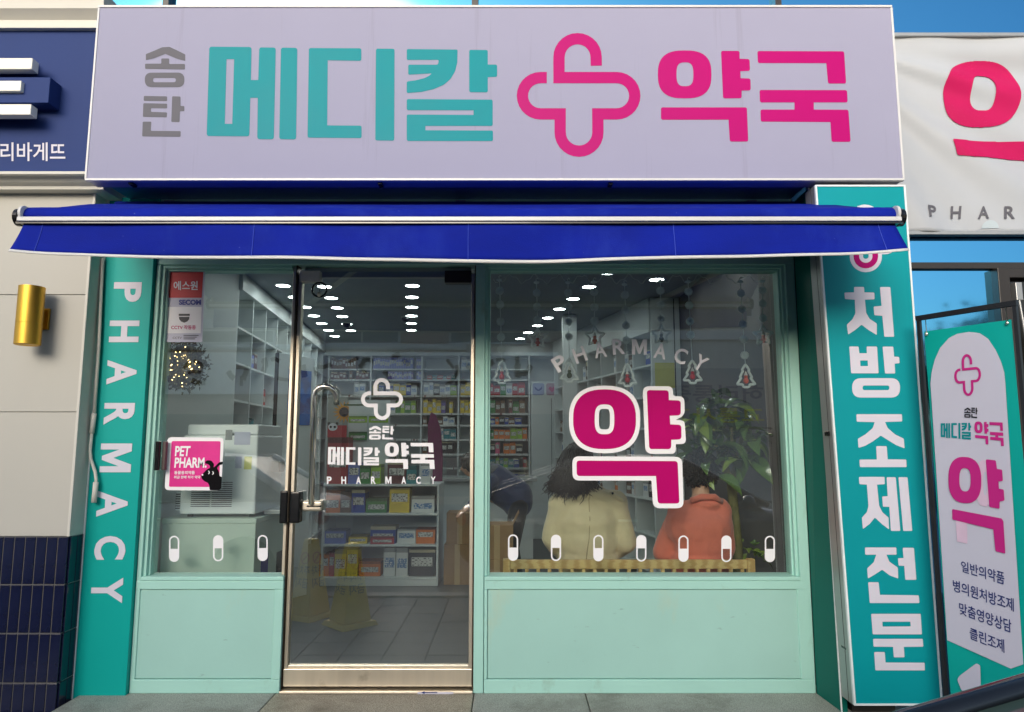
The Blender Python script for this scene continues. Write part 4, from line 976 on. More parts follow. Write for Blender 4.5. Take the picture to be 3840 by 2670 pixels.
cl = thing('white_column', 'slim white square column before the right shelf wall', 'column', (.66, 3.9, FZ)); obj('shaft', G().box(.58, .74, 3.82, 3.98, FZ, CZ - .001), cabwhite, cl, bevel=.006); obj('base', G().box(.57, .75, 3.81, 3.99, FZ, FZ + .08), alug, cl)

# display gondola in front of the door --------------------------------------------------------
GY = 2.85; gx0, gx1 = PZ(1199, 2198, FZ).x, PZ(1642, 2198, FZ).x
gz = [P(1400, p, GY).z for p in (2165, 2042, 1925, 1816)]
gd = thing('display_gondola', 'low white three shelf display unit facing the glass door', 'display shelf', ((gx0 + gx1) / 2, GY, FZ))
gp_ = lambda n, *a, m=cabwhite: obj(n, G().box(*a), m, gd, bevel=.002)
gp_('plinth', gx0, gx1, GY, GY + .5, FZ, gz[0] - .022)
for x in (gx0, gx1 - .02): gp_('side_panel', x, x + .02, GY + .002, GY + .5, gz[0] - .021, gz[3] - .021)
for k in range(4): gp_('shelf', gx0 + (.0205 if k < 3 else 0), gx1 - (.0205 if k < 3 else 0), GY + .001, GY + .5, gz[k] - .02, gz[k])
gp_('back_panel', gx0 + .0205, gx1 - .0205, GY + .47, GY + .49, gz[0] + .001, gz[3] - .021)
def item(px0, px1, py0, k, c, nm='product_box', cat='box', y=GY + .05, d=.2, w='a gondola shelf'):
    a = P(px0, 1900, y).x; b = P(px1, 1900, y).x; return pack(a, y, gz[k] + .001, b - a, d, P(px0, py0, y).z - gz[k], c, w, nm, cat)
W1, W2, W3, W4 = 'the lowest gondola shelf', 'the middle gondola shelf', 'the upper gondola shelf', 'top of the gondola'
item(1205, 1240, 2078, 0, 'orange', w=W1); item(1241, 1259, 2070, 0, 'red', w=W1); item(1261, 1303, 2060, 0, 'yellow', w=W1); item(1306, 1347, 2058, 0, 'yellow', w=W1); item(1352, 1432, 2106, 0, 'orange', w=W1)
item(1443, 1487, 2055, 0, 'white', w=W1); item(1490, 1533, 2055, 0, 'white', w=W1); item(1537, 1634, 2062, 0, 'black', w=W1)
item(1218, 1300, 1990, 1, 'periwinkle', w=W2); item(1310, 1380, 2012, 1, 'yellow', w=W2); item(1392, 1485, 1975, 1, 'blue', w=W2); item(1392, 1480, 2012, 1, 'red', w=W2, y=GY + .02, d=.02); item(1492, 1560, 1985, 1, 'white', w=W2); item(1562, 1632, 1985, 1, 'orange', w=W2)
item(1215, 1275, 1840, 2, 'orange', w=W3); item(1276, 1314, 1845, 2, 'brown', w=W3); item(1318, 1368, 1838, 2, 'blue', w=W3); item(1372, 1450, 1870, 2, 'green', w=W3); item(1460, 1535, 1832, 2, 'yellow', w=W3); item(1543, 1628, 1860, 2, 'white', w=W3)
item(1222, 1300, 1640, 3, 'red', w=W4); item(1302, 1345, 1735, 3, 'periwinkle', w=W4); item(1346, 1385, 1745, 3, 'green', w=W4); item(1388, 1425, 1742, 3, 'lime', w=W4); item(1450, 1520, 1735, 3, 'maroon', w=W4); item(1522, 1560, 1748, 3, 'teal', w=W4); item(1575, 1612, 1740, 3, 'white', w=W4)
hb = thing('hanging_card_display', 'white and green card display with hanging packs on the gondola', 'display', (P(1390, 1640, GY + .25).x, GY + .25, gz[3]))
a = P(1305, 1640, GY + .25).x; b = P(1460, 1640, GY + .25).x
obj('back_card', G().box(a, b, GY + .25, GY + .265, gz[3] + .001, P(1380, 1500, GY + .25).z), mat('card_white', lin(206, 214, 214), .5), hb)
for px0, px1 in ((1308, 1376), (1383, 1455)):
    for y0_, y1_, mm in ((1560, 1585, 'pack_lime'), (1586, 1618, 'card_white'), (1619, 1650, 'pack_green')):
        p0, p1 = P(px0, y1_, GY + .235), P(px1, y0_, GY + .235); packmesh('lime'); packmesh('green')
        obj('pack', G().box(p0.x, p1.x, GY + .235, GY + .249, p0.z, p1.z), MATS[mm], hb)
obj('badge', G().lathe([(0, 0), (.045, 0), (.045, .006), (0, .006)], (0, 0, 0), 20), mat('badge_dark', lin(60, 80, 60), .5), hb, world=False)
hb.children[-1].matrix_basis = Matrix.Translation(P(1340, 1525, GY + .235) - hb.location) @ Matrix.Rotation(math.pi / 2, 4, 'X')
sf_ = thing('sunflower_display', 'sunflower poster standing behind the gondola', 'poster', (P(1270, 1600, GY + .4).x, GY + .42, gz[3]))
a, b = P(1225, 1660, GY + .42), P(1305, 1490, GY + .42); obj('board', G().box(a.x, b.x, GY + .42, GY + .43, gz[3] + .001, b.z), mat('poster_grey', lin(150, 156, 150), .6), sf_)
fc = P(1290, 1545, GY + .41)
for k in range(16): t = 2 * math.pi * k / 16; obj('petal', G().flat([[(fc.x + math.cos(t) * .03 - math.sin(t) * .02, fc.z + math.sin(t) * .03 + math.cos(t) * .02), (fc.x + math.cos(t) * .12, fc.z + math.sin(t) * .12), (fc.x + math.cos(t) * .03 + math.sin(t) * .02, fc.z + math.sin(t) * .03 - math.cos(t) * .02)]], lambda x, zc: (x, GY + .415, zc)), mat('petal', lin(220, 150, 20), .6), sf_, normals=False)
obj('flower_eye', G().flat([arc(fc.x, fc.z, .05, 0, 350, 18)], lambda x, zc: (x, GY + .411, zc)), mat('flower_eye', lin(40, 26, 16), .8), sf_, normals=False)
pk = thing('panda_sign', 'small red sign with a round black and white panda face on the gondola', 'sign', (P(1255, 1650, GY + .03).x, GY + .03, gz[3]))
a, b = P(1228, 1640, GY + .03), P(1300, 1595, GY + .03); obj('board', G().box(a.x, b.x, GY + .03, GY + .04, a.z, b.z), redm, pk)
hc = P(1248, 1602, GY + .025)
fl_ = lambda y: (lambda x, zc: (x, y, zc))
obj('face', G().flat([sell(hc.x - .045, hc.z - .035, hc.x + .045, hc.z + .04, 2)], fl_(GY + .026)), stw, pk, normals=False)
for s_ in (-1, 1): obj('eye', G().flat([sell(hc.x + s_ * .02 - .011, hc.z - .008, hc.x + s_ * .02 + .011, hc.z + .014, 2)], fl_(GY + .024)), blackp, pk, normals=False); obj('ear', G().flat([sell(hc.x + s_ * .04 - .014, hc.z + .022, hc.x + s_ * .04 + .014, hc.z + .05, 2)], fl_(GY + .027)), blackp, pk, normals=False)
pb = thing('pink_bag_display', 'tall magenta paper display with pointed top behind the gondola', 'display', (P(1635, 1700, 3.3).x, 3.3, FZ))
obj('sheet', G().prism([(P(a, b, 3.35).x, P(a, b, 3.35).z) for a, b in ((1604, 1850), (1604, 1590), (1616, 1545), (1634, 1556), (1652, 1610), (1660, 1720), (1656, 1850))], lambda x, zc: (x, 3.35, zc), lambda x, zc: (x, 3.40, zc)), mat('magenta_paper', lin(120, 30, 84), .5), pb)
obj('stand', G().box(P(1610, 1700, 3.35).x, P(1655, 1700, 3.35).x, 3.34, 3.6, FZ, P(1600, 1850, 3.35).z + .01), cabwhite, pb)
# dark potted dracaena on the gondola, counter, cartons
pd = thing('small_potted_plant', 'small spiky green plant in a pot on the gondola', 'plant', (P(1500, 1680, GY + .3).x, GY + .3, gz[3]))
obj('pot', G().lathe([(.045, 0), (.06, .1), (.055, .1), (.04, .09)], pd.location, 14), mat('pot_white', lin(200, 200, 196), .4), pd, smooth=True)
for k in range(22):
    a = R.uniform(0, 6.28); l = R.uniform(.16, .30); t = R.uniform(.25, .9); d = Vector((math.cos(a) * t, math.sin(a) * t, 1)).normalized(); o0 = pd.location + Vector((0, 0, .09)); sd_ = d.cross(Vector((0, 0, 1))).normalized() * .011
    gg = G().add([o0 - sd_ * .4, o0 + d * l * .5 - sd_ + Vector((0, 0, .02)), o0 + d * l, o0 + d * l * .5 + sd_ + Vector((0, 0, .02)), o0 + sd_ * .4], [(0, 1, 2, 3, 4)]); obj('leaf', gg, mat('dark_leaf', lin(44, 76, 40), .5, var=.3), pd, normals=False)
ct = thing('sales_counter', 'grey white sales counter at the rear of the shop', 'counter', (-.35, 4.6, FZ))
obj('counter_body', G().box(-.95, .25, 4.4, 5.0, FZ, 1.02), cabwhite, ct, bevel=.004); obj('counter_top', G().box(-1.0, .30, 4.35, 5.05, 1.021, 1.06), mat('counter_grey', lin(170, 172, 172), .3), ct, bevel=.004); obj('glass_guard', G().box(-.9, .2, 4.42, 4.43, 1.061, 1.3), pane_m, ct)
cardb = mat('cardboard', lin(150, 118, 82), .8, var=.08, scale=8)
def carton(x0, x1, y0, y1, z0_, z1_, lab, openf=False):
    c = thing('carton', lab, 'box', ((x0 + x1) / 2, (y0 + y1) / 2, z0_))
    obj('box_body', G().box(x0, x1, y0, y1, z0_ + .0005, z1_), cardb, c, bevel=.004)
    obj('tape', G().box((x0 + x1) / 2 - .025, (x0 + x1) / 2 + .025, y0 - .002, y0 + .001, z0_ + .001, z1_ + .001), mat('tape', lin(176, 150, 110), .4), c)
    if openf:
        for s_, xx in ((-1, x0), (1, x1)): obj('flap', G().add([(xx, y0, z1_ + .002), (xx, y1, z1_ + .002), (xx + s_ * .05, y1, z1_ + .10), (xx + s_ * .05, y0, z1_ + .10)], [(0, 1, 2, 3)]), cardb, c).modifiers.new('s', 'SOLIDIFY').thickness = .004
carton(-.66, -.40, 2.9, 3.2, FZ, .50, 'brown cardboard carton on the floor beside the gondola')
carton(-.64, -.38, 2.92, 3.2, .501, .80, 'brown cardboard carton stacked on another beside the gondola')
carton(-.27, .02, 1.9, 2.2, FZ, .52, 'closed cardboard carton under the opened carton near the bending person')
carton(-.26, .01, 1.91, 2.19, .521, .80, 'opened cardboard carton with raised flaps before the bending person', True)

# ------------------------------------------------------------------ left window: cabinet, ice machine, wreath, poster panel
yc = .20
a, b = P(606, 1945, yc), P(962, 1945, yc)
cb = thing('pale_low_cabinet', 'pale green low cabinet behind the small window', 'cabinet', ((a.x + b.x) / 2, yc, FZ))
obj('cabinet_body', G().box(a.x + .005, b.x - .005, yc + .004, yc + .62, FZ, a.z - .03), mat('cabinet_pale_green', lin(196, 210, 196), .5, var=.03), cb, bevel=.003)
obj('cabinet_top', G().box(a.x, b.x, yc, yc + .64, a.z - .0295, a.z), 'cabinet_pale_green', cb, bevel=.003)
obj('side_notice', G().box(b.x - .0045, b.x - .002, yc + .12, yc + .24, .55, .80), nvb, cb); obj('side_vent', G().box(b.x - .0045, b.x - .002, yc + .40, yc + .52, .60, .78), dkg, cb)
im = thing('ice_water_machine', 'white ice water machine with vent grilles on the pale cabinet', 'machine', ((a.x + b.x) / 2, yc + .05, a.z + .001))
x0, x1 = P(680, 1760, yc + .05).x, P(962, 1760, yc + .05).x; zb0_, zt0_ = a.z + .02, P(800, 1632, yc + .05).z
imw = mat('machine_white', lin(240, 243, 243), .35, var=.02)
obj('case', G().box(x0, x1, yc + .05, yc + .52, zb0_, zt0_), imw, im, bevel=.012, seg=3)
obj('lid', G().box(x0 + .01, x1 - .01, yc + .08, yc + .5, zt0_ + .001, P(800, 1592, yc + .1).z), imw, im, bevel=.01)
obj('rear_fins', G().box(x0 - .035, x0 - .001, yc + .08, yc + .14, zb0_ + .02, zb0_ + .13), imw, im)
for k in range(7): obj('fin_slot', G().box(x0 - .036, x0 - .006, yc + .076, yc + .081, zb0_ + .03 + k * .014, zb0_ + .036 + k * .014), dkg, im)
xa, xm, xb = P(718, 1850, yc + .05).x, P(793, 1850, yc + .05).x, P(871, 1850, yc + .05).x
for k in range(13):
    zc = P(718, 1900 - k * 7.5, yc + .05).z
    obj('vent_slat', G().box(xa, xm - .006, yc + .0465, yc + .051, zc, zc + .004), dkg, im); obj('vent_slat', G().box(xm + .003, xb, yc + .0465, yc + .051, zc, zc + .004), dkg, im)
for zc0, zc1, px0, px1, mm in ((1650, 1612, 845, 872, dkg), (1668, 1620, 878, 940, lav), (1756, 1712, 882, 908, lav), (1760, 1712, 915, 945, mat('label_yellow', lin(216, 214, 110), .5))):
    p, q_ = P(px0, zc0, yc + .05), P(px1, zc1, yc + .05); obj('label_sheet', G().box(p.x, q_.x, yc + .0475, yc + .0505, p.z, q_.z), mm if zc0 != 1650 else mat('label_grey', lin(150, 152, 152), .5), im)
obj('spout_block', G().box(x1 + .0005, x1 + .055, yc + .30, yc + .40, zb0_ + .24, zb0_ + .31), chrome, im, bevel=.004); obj('drip_tray', G().box(x1 + .0005, x1 + .11, yc + .2, yc + .5, zb0_ - .015, zb0_ + .012), alug, im, bevel=.003)
for dx in (.03, x1 - x0 - .05): 
    for dy in (.1, .46): obj('foot', G().box(x0 + dx, x0 + dx + .025, yc + dy, yc + dy + .025, a.z + .001, zb0_ - .0005), blackp, im)
# wreath
wc = P(690, 1372, .17); wr = thing('lit_wreath', 'christmas wreath with tiny warm lights below the security notice', 'wreath', wc)
R = random.Random(3); g = G()
for k in range(1500):
    t = R.uniform(0, 6.283); u = R.uniform(0, 6.283); rr = R.uniform(.01, .072); c = wc + Vector(((.085 + rr * math.cos(u)) * math.cos(t), rr * math.sin(u), (.095 + rr * math.cos(u)) * math.sin(t)))
    d = Vector((R.gauss(0, 1), R.gauss(0, .7), R.gauss(0, 1))).normalized(); s_ = d.cross(Vector((R.gauss(0, 1), R.gauss(0, 1), R.gauss(0, 1)))).normalized() * .008; l = R.uniform(.018, .034)
    g.add([c - s_, c + d * l, c + s_], [(0, 1, 2)])
o = obj('needle_foliage', g, mat('wreath_green', lin(84, 82, 58), .6, var=.6, scale=40), wr, normals=False); o['kind'] = 'stuff'
obj('ring', G().tube([wc + Vector((.088 * math.cos(t), 0, .098 * math.sin(t))) for t in [2 * math.pi * k / 24 for k in range(25)]], .025, 8), mat('twig', lin(40, 32, 24), .9), wr)
bulb = emit('fairy_bulb', (1, .66, .26, 1), 6); bm_ = None
for k in range(64):
    t = R.uniform(0, 6.283); u = R.uniform(2.2, 5.4); c = Vector(((.087 + .05 * math.cos(u)) * math.cos(t), -.045 * abs(math.sin(u)), (.097 + .05 * math.cos(u)) * math.sin(t)))
    if bm_ is None: bm_ = obj('bulb', G().ball((0, 0, 0), .0034, 8, 6), bulb, wr, world=False); b_ = bm_
    else: b_ = bm_.copy(); COL.objects.link(b_)
    b_.location = c
for k, (dx, dz) in enumerate(((-.03, .02), (.04, -.05), (-.05, -.09))): obj('bauble', G().ball(wc + Vector((dx * 1.3, -.05, dz)), .018), mat('bauble_dark', lin(70, 62, 60), .15, metal=.6), wr, smooth=True)
obj('hanger', G().tube([wc + Vector((0, 0, .1)), wc + Vector((0, 0, .3))], .0015, 5), blackp, wr)
# poster panel beside the left shelves
pp = thing('poster_panel', 'tall white panel with a blue poster and a column of small lights', 'poster', (-2.05, 2.1, FZ), math.radians(62))
obj('panel', G().box(-.02, .42, 0, .03, 0, 2.15), cabwhite, pp, world=False, bevel=.004); obj('edge', G().box(-.035, -.0205, -.004, .03, 0, 2.15), blackp, pp, world=False)
obj('poster', G().box(.10, .38, -.004, -.0005, 1.52, 2.02), pattern('poster_blue', 'noise', lin(40, 110, 200), lin(60, 80, 150), 6, .4), pp, world=False)
ledm = emit('panel_led', (.9, 1, 1, 1), 9)
for k in range(10):
    for xx in (.12, .20): obj('led', G().box(xx, xx + .014, -.006, -.001, 1.46 - k * .058, 1.474 - k * .058), ledm, pp, world=False)

# ------------------------------------------------------------------ hanging christmas ornaments in the large window
acr = bpy.data.materials.new('frosted_plastic'); acr.use_nodes = True; MATS['frosted_plastic'] = acr
_n = acr.node_tree; _b = _n.nodes['Principled BSDF']; _b.inputs['Base Color'].default_value = lin(244, 248, 248); _b.inputs['Roughness'].default_value = .35
_t = _n.nodes.new('ShaderNodeBsdfTranslucent'); _t.inputs[0].default_value = lin(240, 246, 246); _m = _n.nodes.new('ShaderNodeMixShader'); _m.inputs[0].default_value = .4
_n.links.new(_b.outputs[0], _m.inputs[1]); _n.links.new(_t.outputs[0], _m.inputs[2]); _n.links.new(_m.outputs[0], [q for q in _n.nodes if q.type == 'OUTPUT_MATERIAL'][0].inputs[0])
YO = .10
def flake():
    g = G()
    for k in range(8):
        t = math.pi * k / 8; c, s_ = math.cos(t), math.sin(t)
        g.tube([(-.025 * c, 0, -.025 * s_), (.025 * c, 0, .025 * s_)], .0032, 4)
    g.ball((0, 0, 0), .008, 6, 4); return g
flk = None
star = [((.062 if k % 2 == 0 else .03) * math.sin(math.pi * k / 5), (.062 if k % 2 == 0 else .03) * math.cos(math.pi * k / 5)) for k in range(10)]
tree = [(0, .07), (.022, .035), (.016, .03), (.036, -.008), (.027, -.012), (.055, -.05), (.02, -.05), (.018, -.066), (-.018, -.066), (-.02, -.05), (-.055, -.05), (-.027, -.012), (-.036, -.008), (-.016, .03), (-.022, .035)]
orn = [(1873, 1048, (1090, 1142, 1206, 1264, 1310), 'tree', 1395, 1882, 'red', 'beside the door post'), (2012, 1058, (1098, 1150, 1200), 'star', 1270, 2016, 'red', 'left of the arched letters'), (2130, 1058, (1098, 1150, 1206, 1262), 'tree', 1390, 2135, 'green', 'touching the first arched letter'),
       (2227, 1057, (1095, 1152, 1203), 'star', 1262, 2230, 'orange', 'over the second arched letter'), (2342, 1066, (1106, 1163, 1220, 1275), 'tree', 1406, 2353, 'red', 'below the middle of the arched letters'), (2476, 1053, (1090, 1143, 1195), 'star', 1255, 2480, 'green', 'over the sixth arched letter'),
       (2580, 1055, (1093, 1145, 1205, 1255), 'tree', 1395, 2597, 'red', 'touching the last arched letter'), (2776, 1055, (1100, 1158, 1215, 1272, 1332), 'tree', 1410, 2797, 'orange', 'over the potted tree'), (2858, 1053, (1088, 1138, 1193), 'star', 1258, 2862, 'red', 'next to the right window jamb')]
for x0_, hy, fy, kind, py, pxx, colr, wh in orn:
    hp_ = P(x0_, hy, YO); pc = P(pxx, py, YO)
    t = thing('hanging_ornament', f'snowflake string with clear {kind} and {colr} figure {wh}', 'ornament', hp_, 0, 'christmas ornaments in the large window')
    obj('hook', G().ball(hp_ + Vector((0, 0, -.002)), (.018, .006, .010), 10, 6).tube([hp_ + Vector((0, 0, .0)), hp_ + Vector((-.004, 0, .016)), hp_ + Vector((.004, 0, .026)), hp_ + Vector((.012, 0, .018))], .0022, 6), acr, t, smooth=True)
    obj('thread', G().tube([hp_, pc + Vector((0, 0, .06))], .0022, 5), acr, t)
    for f_ in fy:
        p = P(x0_ + (pxx - x0_) * (f_ - hy) / max(1, py - hy), f_, YO - .004)
        if flk is None: flk = obj('snowflake', flake(), acr, t, world=False); s_ = flk
        else: s_ = flk.copy(); COL.objects.link(s_); s_.parent = t
        s_.location = p - hp_
    path = dense([(a * 1.0, b * 1.0) for a, b in (star if kind == 'star' else tree)], .5)
    path = rnd(path, .008, 3)
    obj('outline', G().tube([pc + Vector((a, 0, b)) for a, b in path + path[:1]], .0075, 7, False), acr, t, smooth=True)
    fm = {'red': (190, 30, 40), 'green': (50, 70, 50), 'orange': (214, 90, 60)}[colr]
    obj('figure', G().ball(pc + Vector((0, 0, -.028)), (.016, .010, .018), 10, 6).ball(pc + Vector((0, 0, -.004)), .011, 10, 6), mat('figure_' + colr, lin(*fm), .4), t, smooth=True)
    obj('figure_cap', G().lathe([(.012, 0), (.002, .024), (0, .024)], pc + Vector((0, 0, .004)), 10), mat('figure_white', lin(220, 216, 210), .5), t)
wv = []
for k in range(120):
    px = 1850 + (2890 - 1850) * k / 119; wv.append(P(px, 1046 + 14 * math.sin(k * .62) + 6 * math.sin(k * 1.7), YO + .01))
tag(obj('light_wire', G().tube(wv, .0013, 5), acr), 'thin pale wire looped along the top of the large window', 'wire')

# ------------------------------------------------------------------ bench
pine = pattern('pine_wood', 'wave', lin(226, 192, 128), lin(200, 160, 98), 3, .45, stretch=(1.5, 12, 14), lo=.2, hi=.9)
YBn = .26
bx0_, bx1_ = P(1886, 2120, YBn).x, P(2832, 2120, YBn).x; rt, rb = P(2300, 2100, YBn).z, P(2300, 2134, YBn).z
be = thing('wooden_bench', 'pale pine bench with slatted backrest seen from behind through the large window', 'bench', ((bx0_ + bx1_) / 2, .45, FZ))
obj('top_rail', G().box(bx0_ + .045, bx1_ - .045, YBn, YBn + .03, rb, rt), pine, be, bevel=.005)
for x in (bx0_, bx1_ - .044): obj('back_post', G().box(x, x + .044, YBn - .006, YBn + .04, FZ + .0005, rt + .006), pine, be, bevel=.006); obj('front_leg', G().box(x, x + .044, .66, .70, FZ + .0005, .54), pine, be, bevel=.005)
nS = 21
for k in range(nS):
    x = bx0_ + .075 + (bx1_ - bx0_ - .15) * k / (nS - 1); obj('slat', G().box(x - .010, x + .010, YBn + .006, YBn + .024, .60, rb - .0005), pine, be)
obj('lower_rail', G().box(bx0_ + .045, bx1_ - .045, YBn, YBn + .03, .57, .5995), pine, be, bevel=.004)
for k in range(5): obj('seat_board', G().box(bx0_ + .046, bx1_ - .046, .31 + k * .08, .375 + k * .08, .53, .555), pine, be, bevel=.004)

# ------------------------------------------------------------------ people
def blob(name, g, m, parent=None, vox=.014, sm=6):
    o = obj(name, g, m, parent, normals=True)
    r_ = o.modifiers.new('remesh', 'REMESH'); r_.mode = 'VOXEL'; r_.voxel_size = vox; r_.use_smooth_shade = True
    s_ = o.modifiers.new('smooth', 'SMOOTH'); s_.iterations = sm; s_.factor = .5
    return o
skin = mat('skin', lin(206, 160, 132), .5, var=.04)
hairm = pattern('black_hair', 'wave', lin(14, 12, 12), lin(34, 28, 26), 30, .38, stretch=(3, 3, .6))
def hand(g, w_, d, side):
    w_, d = Vector(w_), Vector(d).normalized(); u = d.cross(Vector((0, 0, 1))).normalized()
    g.ball(w_ + d * .045, (.04, .045, .02)); 
    for k, l in enumerate((.07, .08, .075, .06)):
        b_ = w_ + d * .08 + u * (.027 - k * .018); g.limb(b_, b_ + d * l * .55 + Vector((0, 0, -.008)), .0095, .009, 8); g.limb(b_ + d * l * .55 + Vector((0, 0, -.008)), b_ + d * l * .85 + Vector((0, 0, -.03)), .009, .008, 8)
    b_ = w_ + d * .03 + u * side * .035; g.limb(b_, b_ + d * .045 + u * side * .022, .011, .009, 8)
def wrinkle(o, strength=.016, size=.13):
    t_ = bpy.data.textures.new('cloth_wrinkle', 'CLOUDS'); t_.noise_scale = size; t_.noise_depth = 3
    d_ = o.modifiers.new('wrinkle', 'DISPLACE'); d_.texture = t_; d_.strength = strength; d_.mid_level = .5; d_.texture_coords = 'LOCAL'
    s_ = o.modifiers.new('smooth2', 'SMOOTH'); s_.iterations = 2
def seated(name, label, head, sh, elb, wri, hipc, hipz, coatm, trm, hairfn, legdx=(.0, .0), extra=None):
    g = G(); H_ = Vector(head)
    g.ball(H_, (.076, .094, .108)); g.limb(H_ + Vector((0, -.01, -.09)), (hipc[0] + (H_.x - hipc[0]) * .7, .50, (sh[0][2] + sh[1][2]) / 2), .055, .06)
    g.ball(H_ + Vector((0, .092, -.012)), (.014, .02, .018), 8, 6)                       # nose
    for s_ in (-1, 1): g.ball(H_ + Vector((s_ * .078, .0, -.008)), (.012, .02, .03), 8, 6); g.ball(H_ + Vector((s_ * .03, .083, .01)), .012, 8, 6)
    g.ball(H_ + Vector((0, .083, -.05)), (.026, .014, .008), 8, 6)
    g.ball((hipc[0], .52, .86), (.14, .10, .30)); g.ball((hipc[0], .54, hipz + .05), (.15, .12, .12))
    for i in (0, 1):
        g.limb(sh[i], elb[i], .05, .042); g.limb(elb[i], wri[i], .042, .03); hand(g, wri[i], Vector(wri[i]) - Vector(elb[i]), 1 if i == 0 else -1)
        hx = hipc[0] + (-.09, .09)[i] + legdx[i]
        g.limb((hx, .56, hipz), (hx, .95, hipz), .07, .055); g.limb((hx, .95, hipz), (hx, .98, FZ + .09), .055, .04); g.limb((hx, .97, FZ + .045), (hx, 1.10, FZ + .035), .038, .03)
    o = blob(name, g, skin, None, .012, 4); o.location = (0, 0, 0)
    tag(o, label, 'person')
    t = G()
    for i in (0, 1):
        hx = hipc[0] + (-.09, .09)[i] + legdx[i]
        t.limb((hx, .56, hipz + .01), (hx, .95, hipz + .0), .088, .068); t.limb((hx, .95, hipz), (hx, .98, FZ + .11), .068, .055)
    blob('trousers', t, trm, o)
    sg_ = G()
    for i in (0, 1): hx = hipc[0] + (-.09, .09)[i] + legdx[i]; sg_.limb((hx, .965, FZ + .05), (hx, 1.12, FZ + .042), .047, .038)
    blob('shoes', sg_, blackp, o)
    c = G(); mid = (Vector(sh[0]) + Vector(sh[1])) / 2
    c.ball((hipc[0], .53, hipz + .10), (.205, .165, .16)); c.ball((hipc[0], .51, hipz + .27), (.19, .145, .2)); c.ball((mid.x, .50, mid.z - .10), (.205, .14, .17))
    c.limb(sh[0], sh[1], .088, .088)
    for i in (0, 1): c.limb(sh[i], elb[i], .082, .074); c.limb(elb[i], Vector(elb[i]).lerp(Vector(wri[i]), .92), .074, .052)
    if extra: extra(c, mid)
    coat = blob('coat', c, coatm, o, .010, 5); wrinkle(coat)
    hg = G(); hairfn(hg, H_); obj('hair', hg, hairm, o, smooth=True)
    return o, coat
def fabric(name, col, var=.06):
    m = mat(name, col, .85, var=var, scale=14, bump=.35, bscale=7, sheen=.3); return m
beige = fabric('beige_wool', lin(212, 194, 156)); salmon = fabric('salmon_fleece', lin(226, 122, 100)); navyc = fabric('navy_padded_cloth', lin(48, 60, 96)); dark_tr = fabric('dark_trousers', lin(40, 40, 46))
def strand(g, pts, r0): g.tube(pts, r0, 4, True, [1, 1, .95, .85, .7, .5, .25][:len(pts)])
def hair1(g, h):
    g.ball(h + Vector((0, -.008, .012)), (.088, .104, .112), 20, 14); R = random.Random(8)
    for k in range(800):
        a = R.uniform(math.pi * .82, math.pi * 2.18); top = h + Vector((.05 * math.cos(a) * R.random(), -.02 + .04 * math.sin(a), .105))
        sx = math.cos(a); s0 = h + Vector((.096 * sx, -.01 + .112 * math.sin(a), R.uniform(-.03, .06)))
        ex = h.x - .05 + sx * R.uniform(.06, .155) + R.gauss(0, .012); ez = R.gauss(1.165, .026) + .03 * abs(sx); ey = .372 + .05 * (1 - abs(math.sin(a))) + R.uniform(-.012, .02); ph = R.uniform(0, 6.3); am = R.uniform(.008, .024)
        p = [top, s0]
        for t in (.3, .55, .78, .92, 1.0):
            q_ = s0.lerp(Vector((ex, ey, ez)), t); q_.x += am * (.5 + 1.2 * t) * math.sin(ph + t * 11); q_.y += .6 * am * math.cos(ph + t * 8) - .03 * math.sin(t * 3.1) * .6; p.append(q_)
        strand(g, p, R.uniform(.003, .006))
def coat1(c, mid):
    c.ball((mid.x, .50, mid.z + .07), (.13, .11, .06))
    c.limb((mid.x + .06, .42, mid.z + .075), (mid.x + .17, .44, mid.z + .03), .035, .03); c.limb((mid.x - .06, .42, mid.z + .06), (mid.x - .16, .44, mid.z + .02), .03, .028)
p1, coatA = seated('person', 'person with long dark wavy hair in a beige wool coat sitting on the bench', (.425, .55, 1.37), ((.315, .50, 1.085), (.655, .50, 1.10)), ((.262, .52, .88), (.715, .50, .86)), ((.36, .78, .72), (.62, .78, .71)), (.485,), .62, beige, dark_tr, hair1, extra=coat1)
seamb = mat('coat_seam', lin(164, 148, 114), .9)
for pts in ([(.475, .350, 1.13), (.48, .340, 1.02), (.472, .345, .90), (.458, .352, .82), (.445, .352, .72)],):
    sm_ = obj('seam', G().tube(pts, .003, 6), seamb, coatA); sw_ = sm_.modifiers.new('w', 'SHRINKWRAP'); sw_.target = coatA; sw_.wrap_mode = 'ABOVE_SURFACE'; sw_.offset = .0015
obj('shoulder_tab', G().hexa([(.60, .385, 1.165), (.69, .40, 1.115), (.70, .43, 1.12), (.61, .42, 1.17), (.605, .38, 1.185), (.695, .395, 1.135), (.705, .43, 1.14), (.615, .42, 1.19)]), beige, coatA, bevel=.004)
obj('tab_button', G().ball((.625, .378, 1.172), .008), blackp, coatA)
def hair2(g, h):
    g.ball(h + Vector((0, -.015, .008)), (.086, .102, .112), 20, 14); R = random.Random(4)
    for k in range(800):
        t = R.uniform(0, 6.28); q_ = R.uniform(-.75, 1); rr = math.sqrt(max(0, 1 - q_ * q_)); n_ = Vector((rr * math.cos(t), -abs(rr * math.sin(t)) if R.random() < .8 else rr * math.sin(t) * .4, q_)); p = h + Vector((.084 * n_.x, -.015 + .10 * n_.y, .008 + .11 * n_.z))
        d = (Vector((R.gauss(0, .5), R.gauss(0, .3), -.8)) + n_ * .5).normalized(); l = R.uniform(.03, .06)
        strand(g, [p, p + d * l * .5 + n_ * .008, p + d * l + Vector((R.uniform(-.01, .01), 0, 0))], R.uniform(.003, .006))
def coat2(c, mid):
    c.ball((mid.x + .03, .48, mid.z + .06), (.115, .10, .05)); c.ball((mid.x - .03, .50, mid.z - .08), (.2, .15, .16))
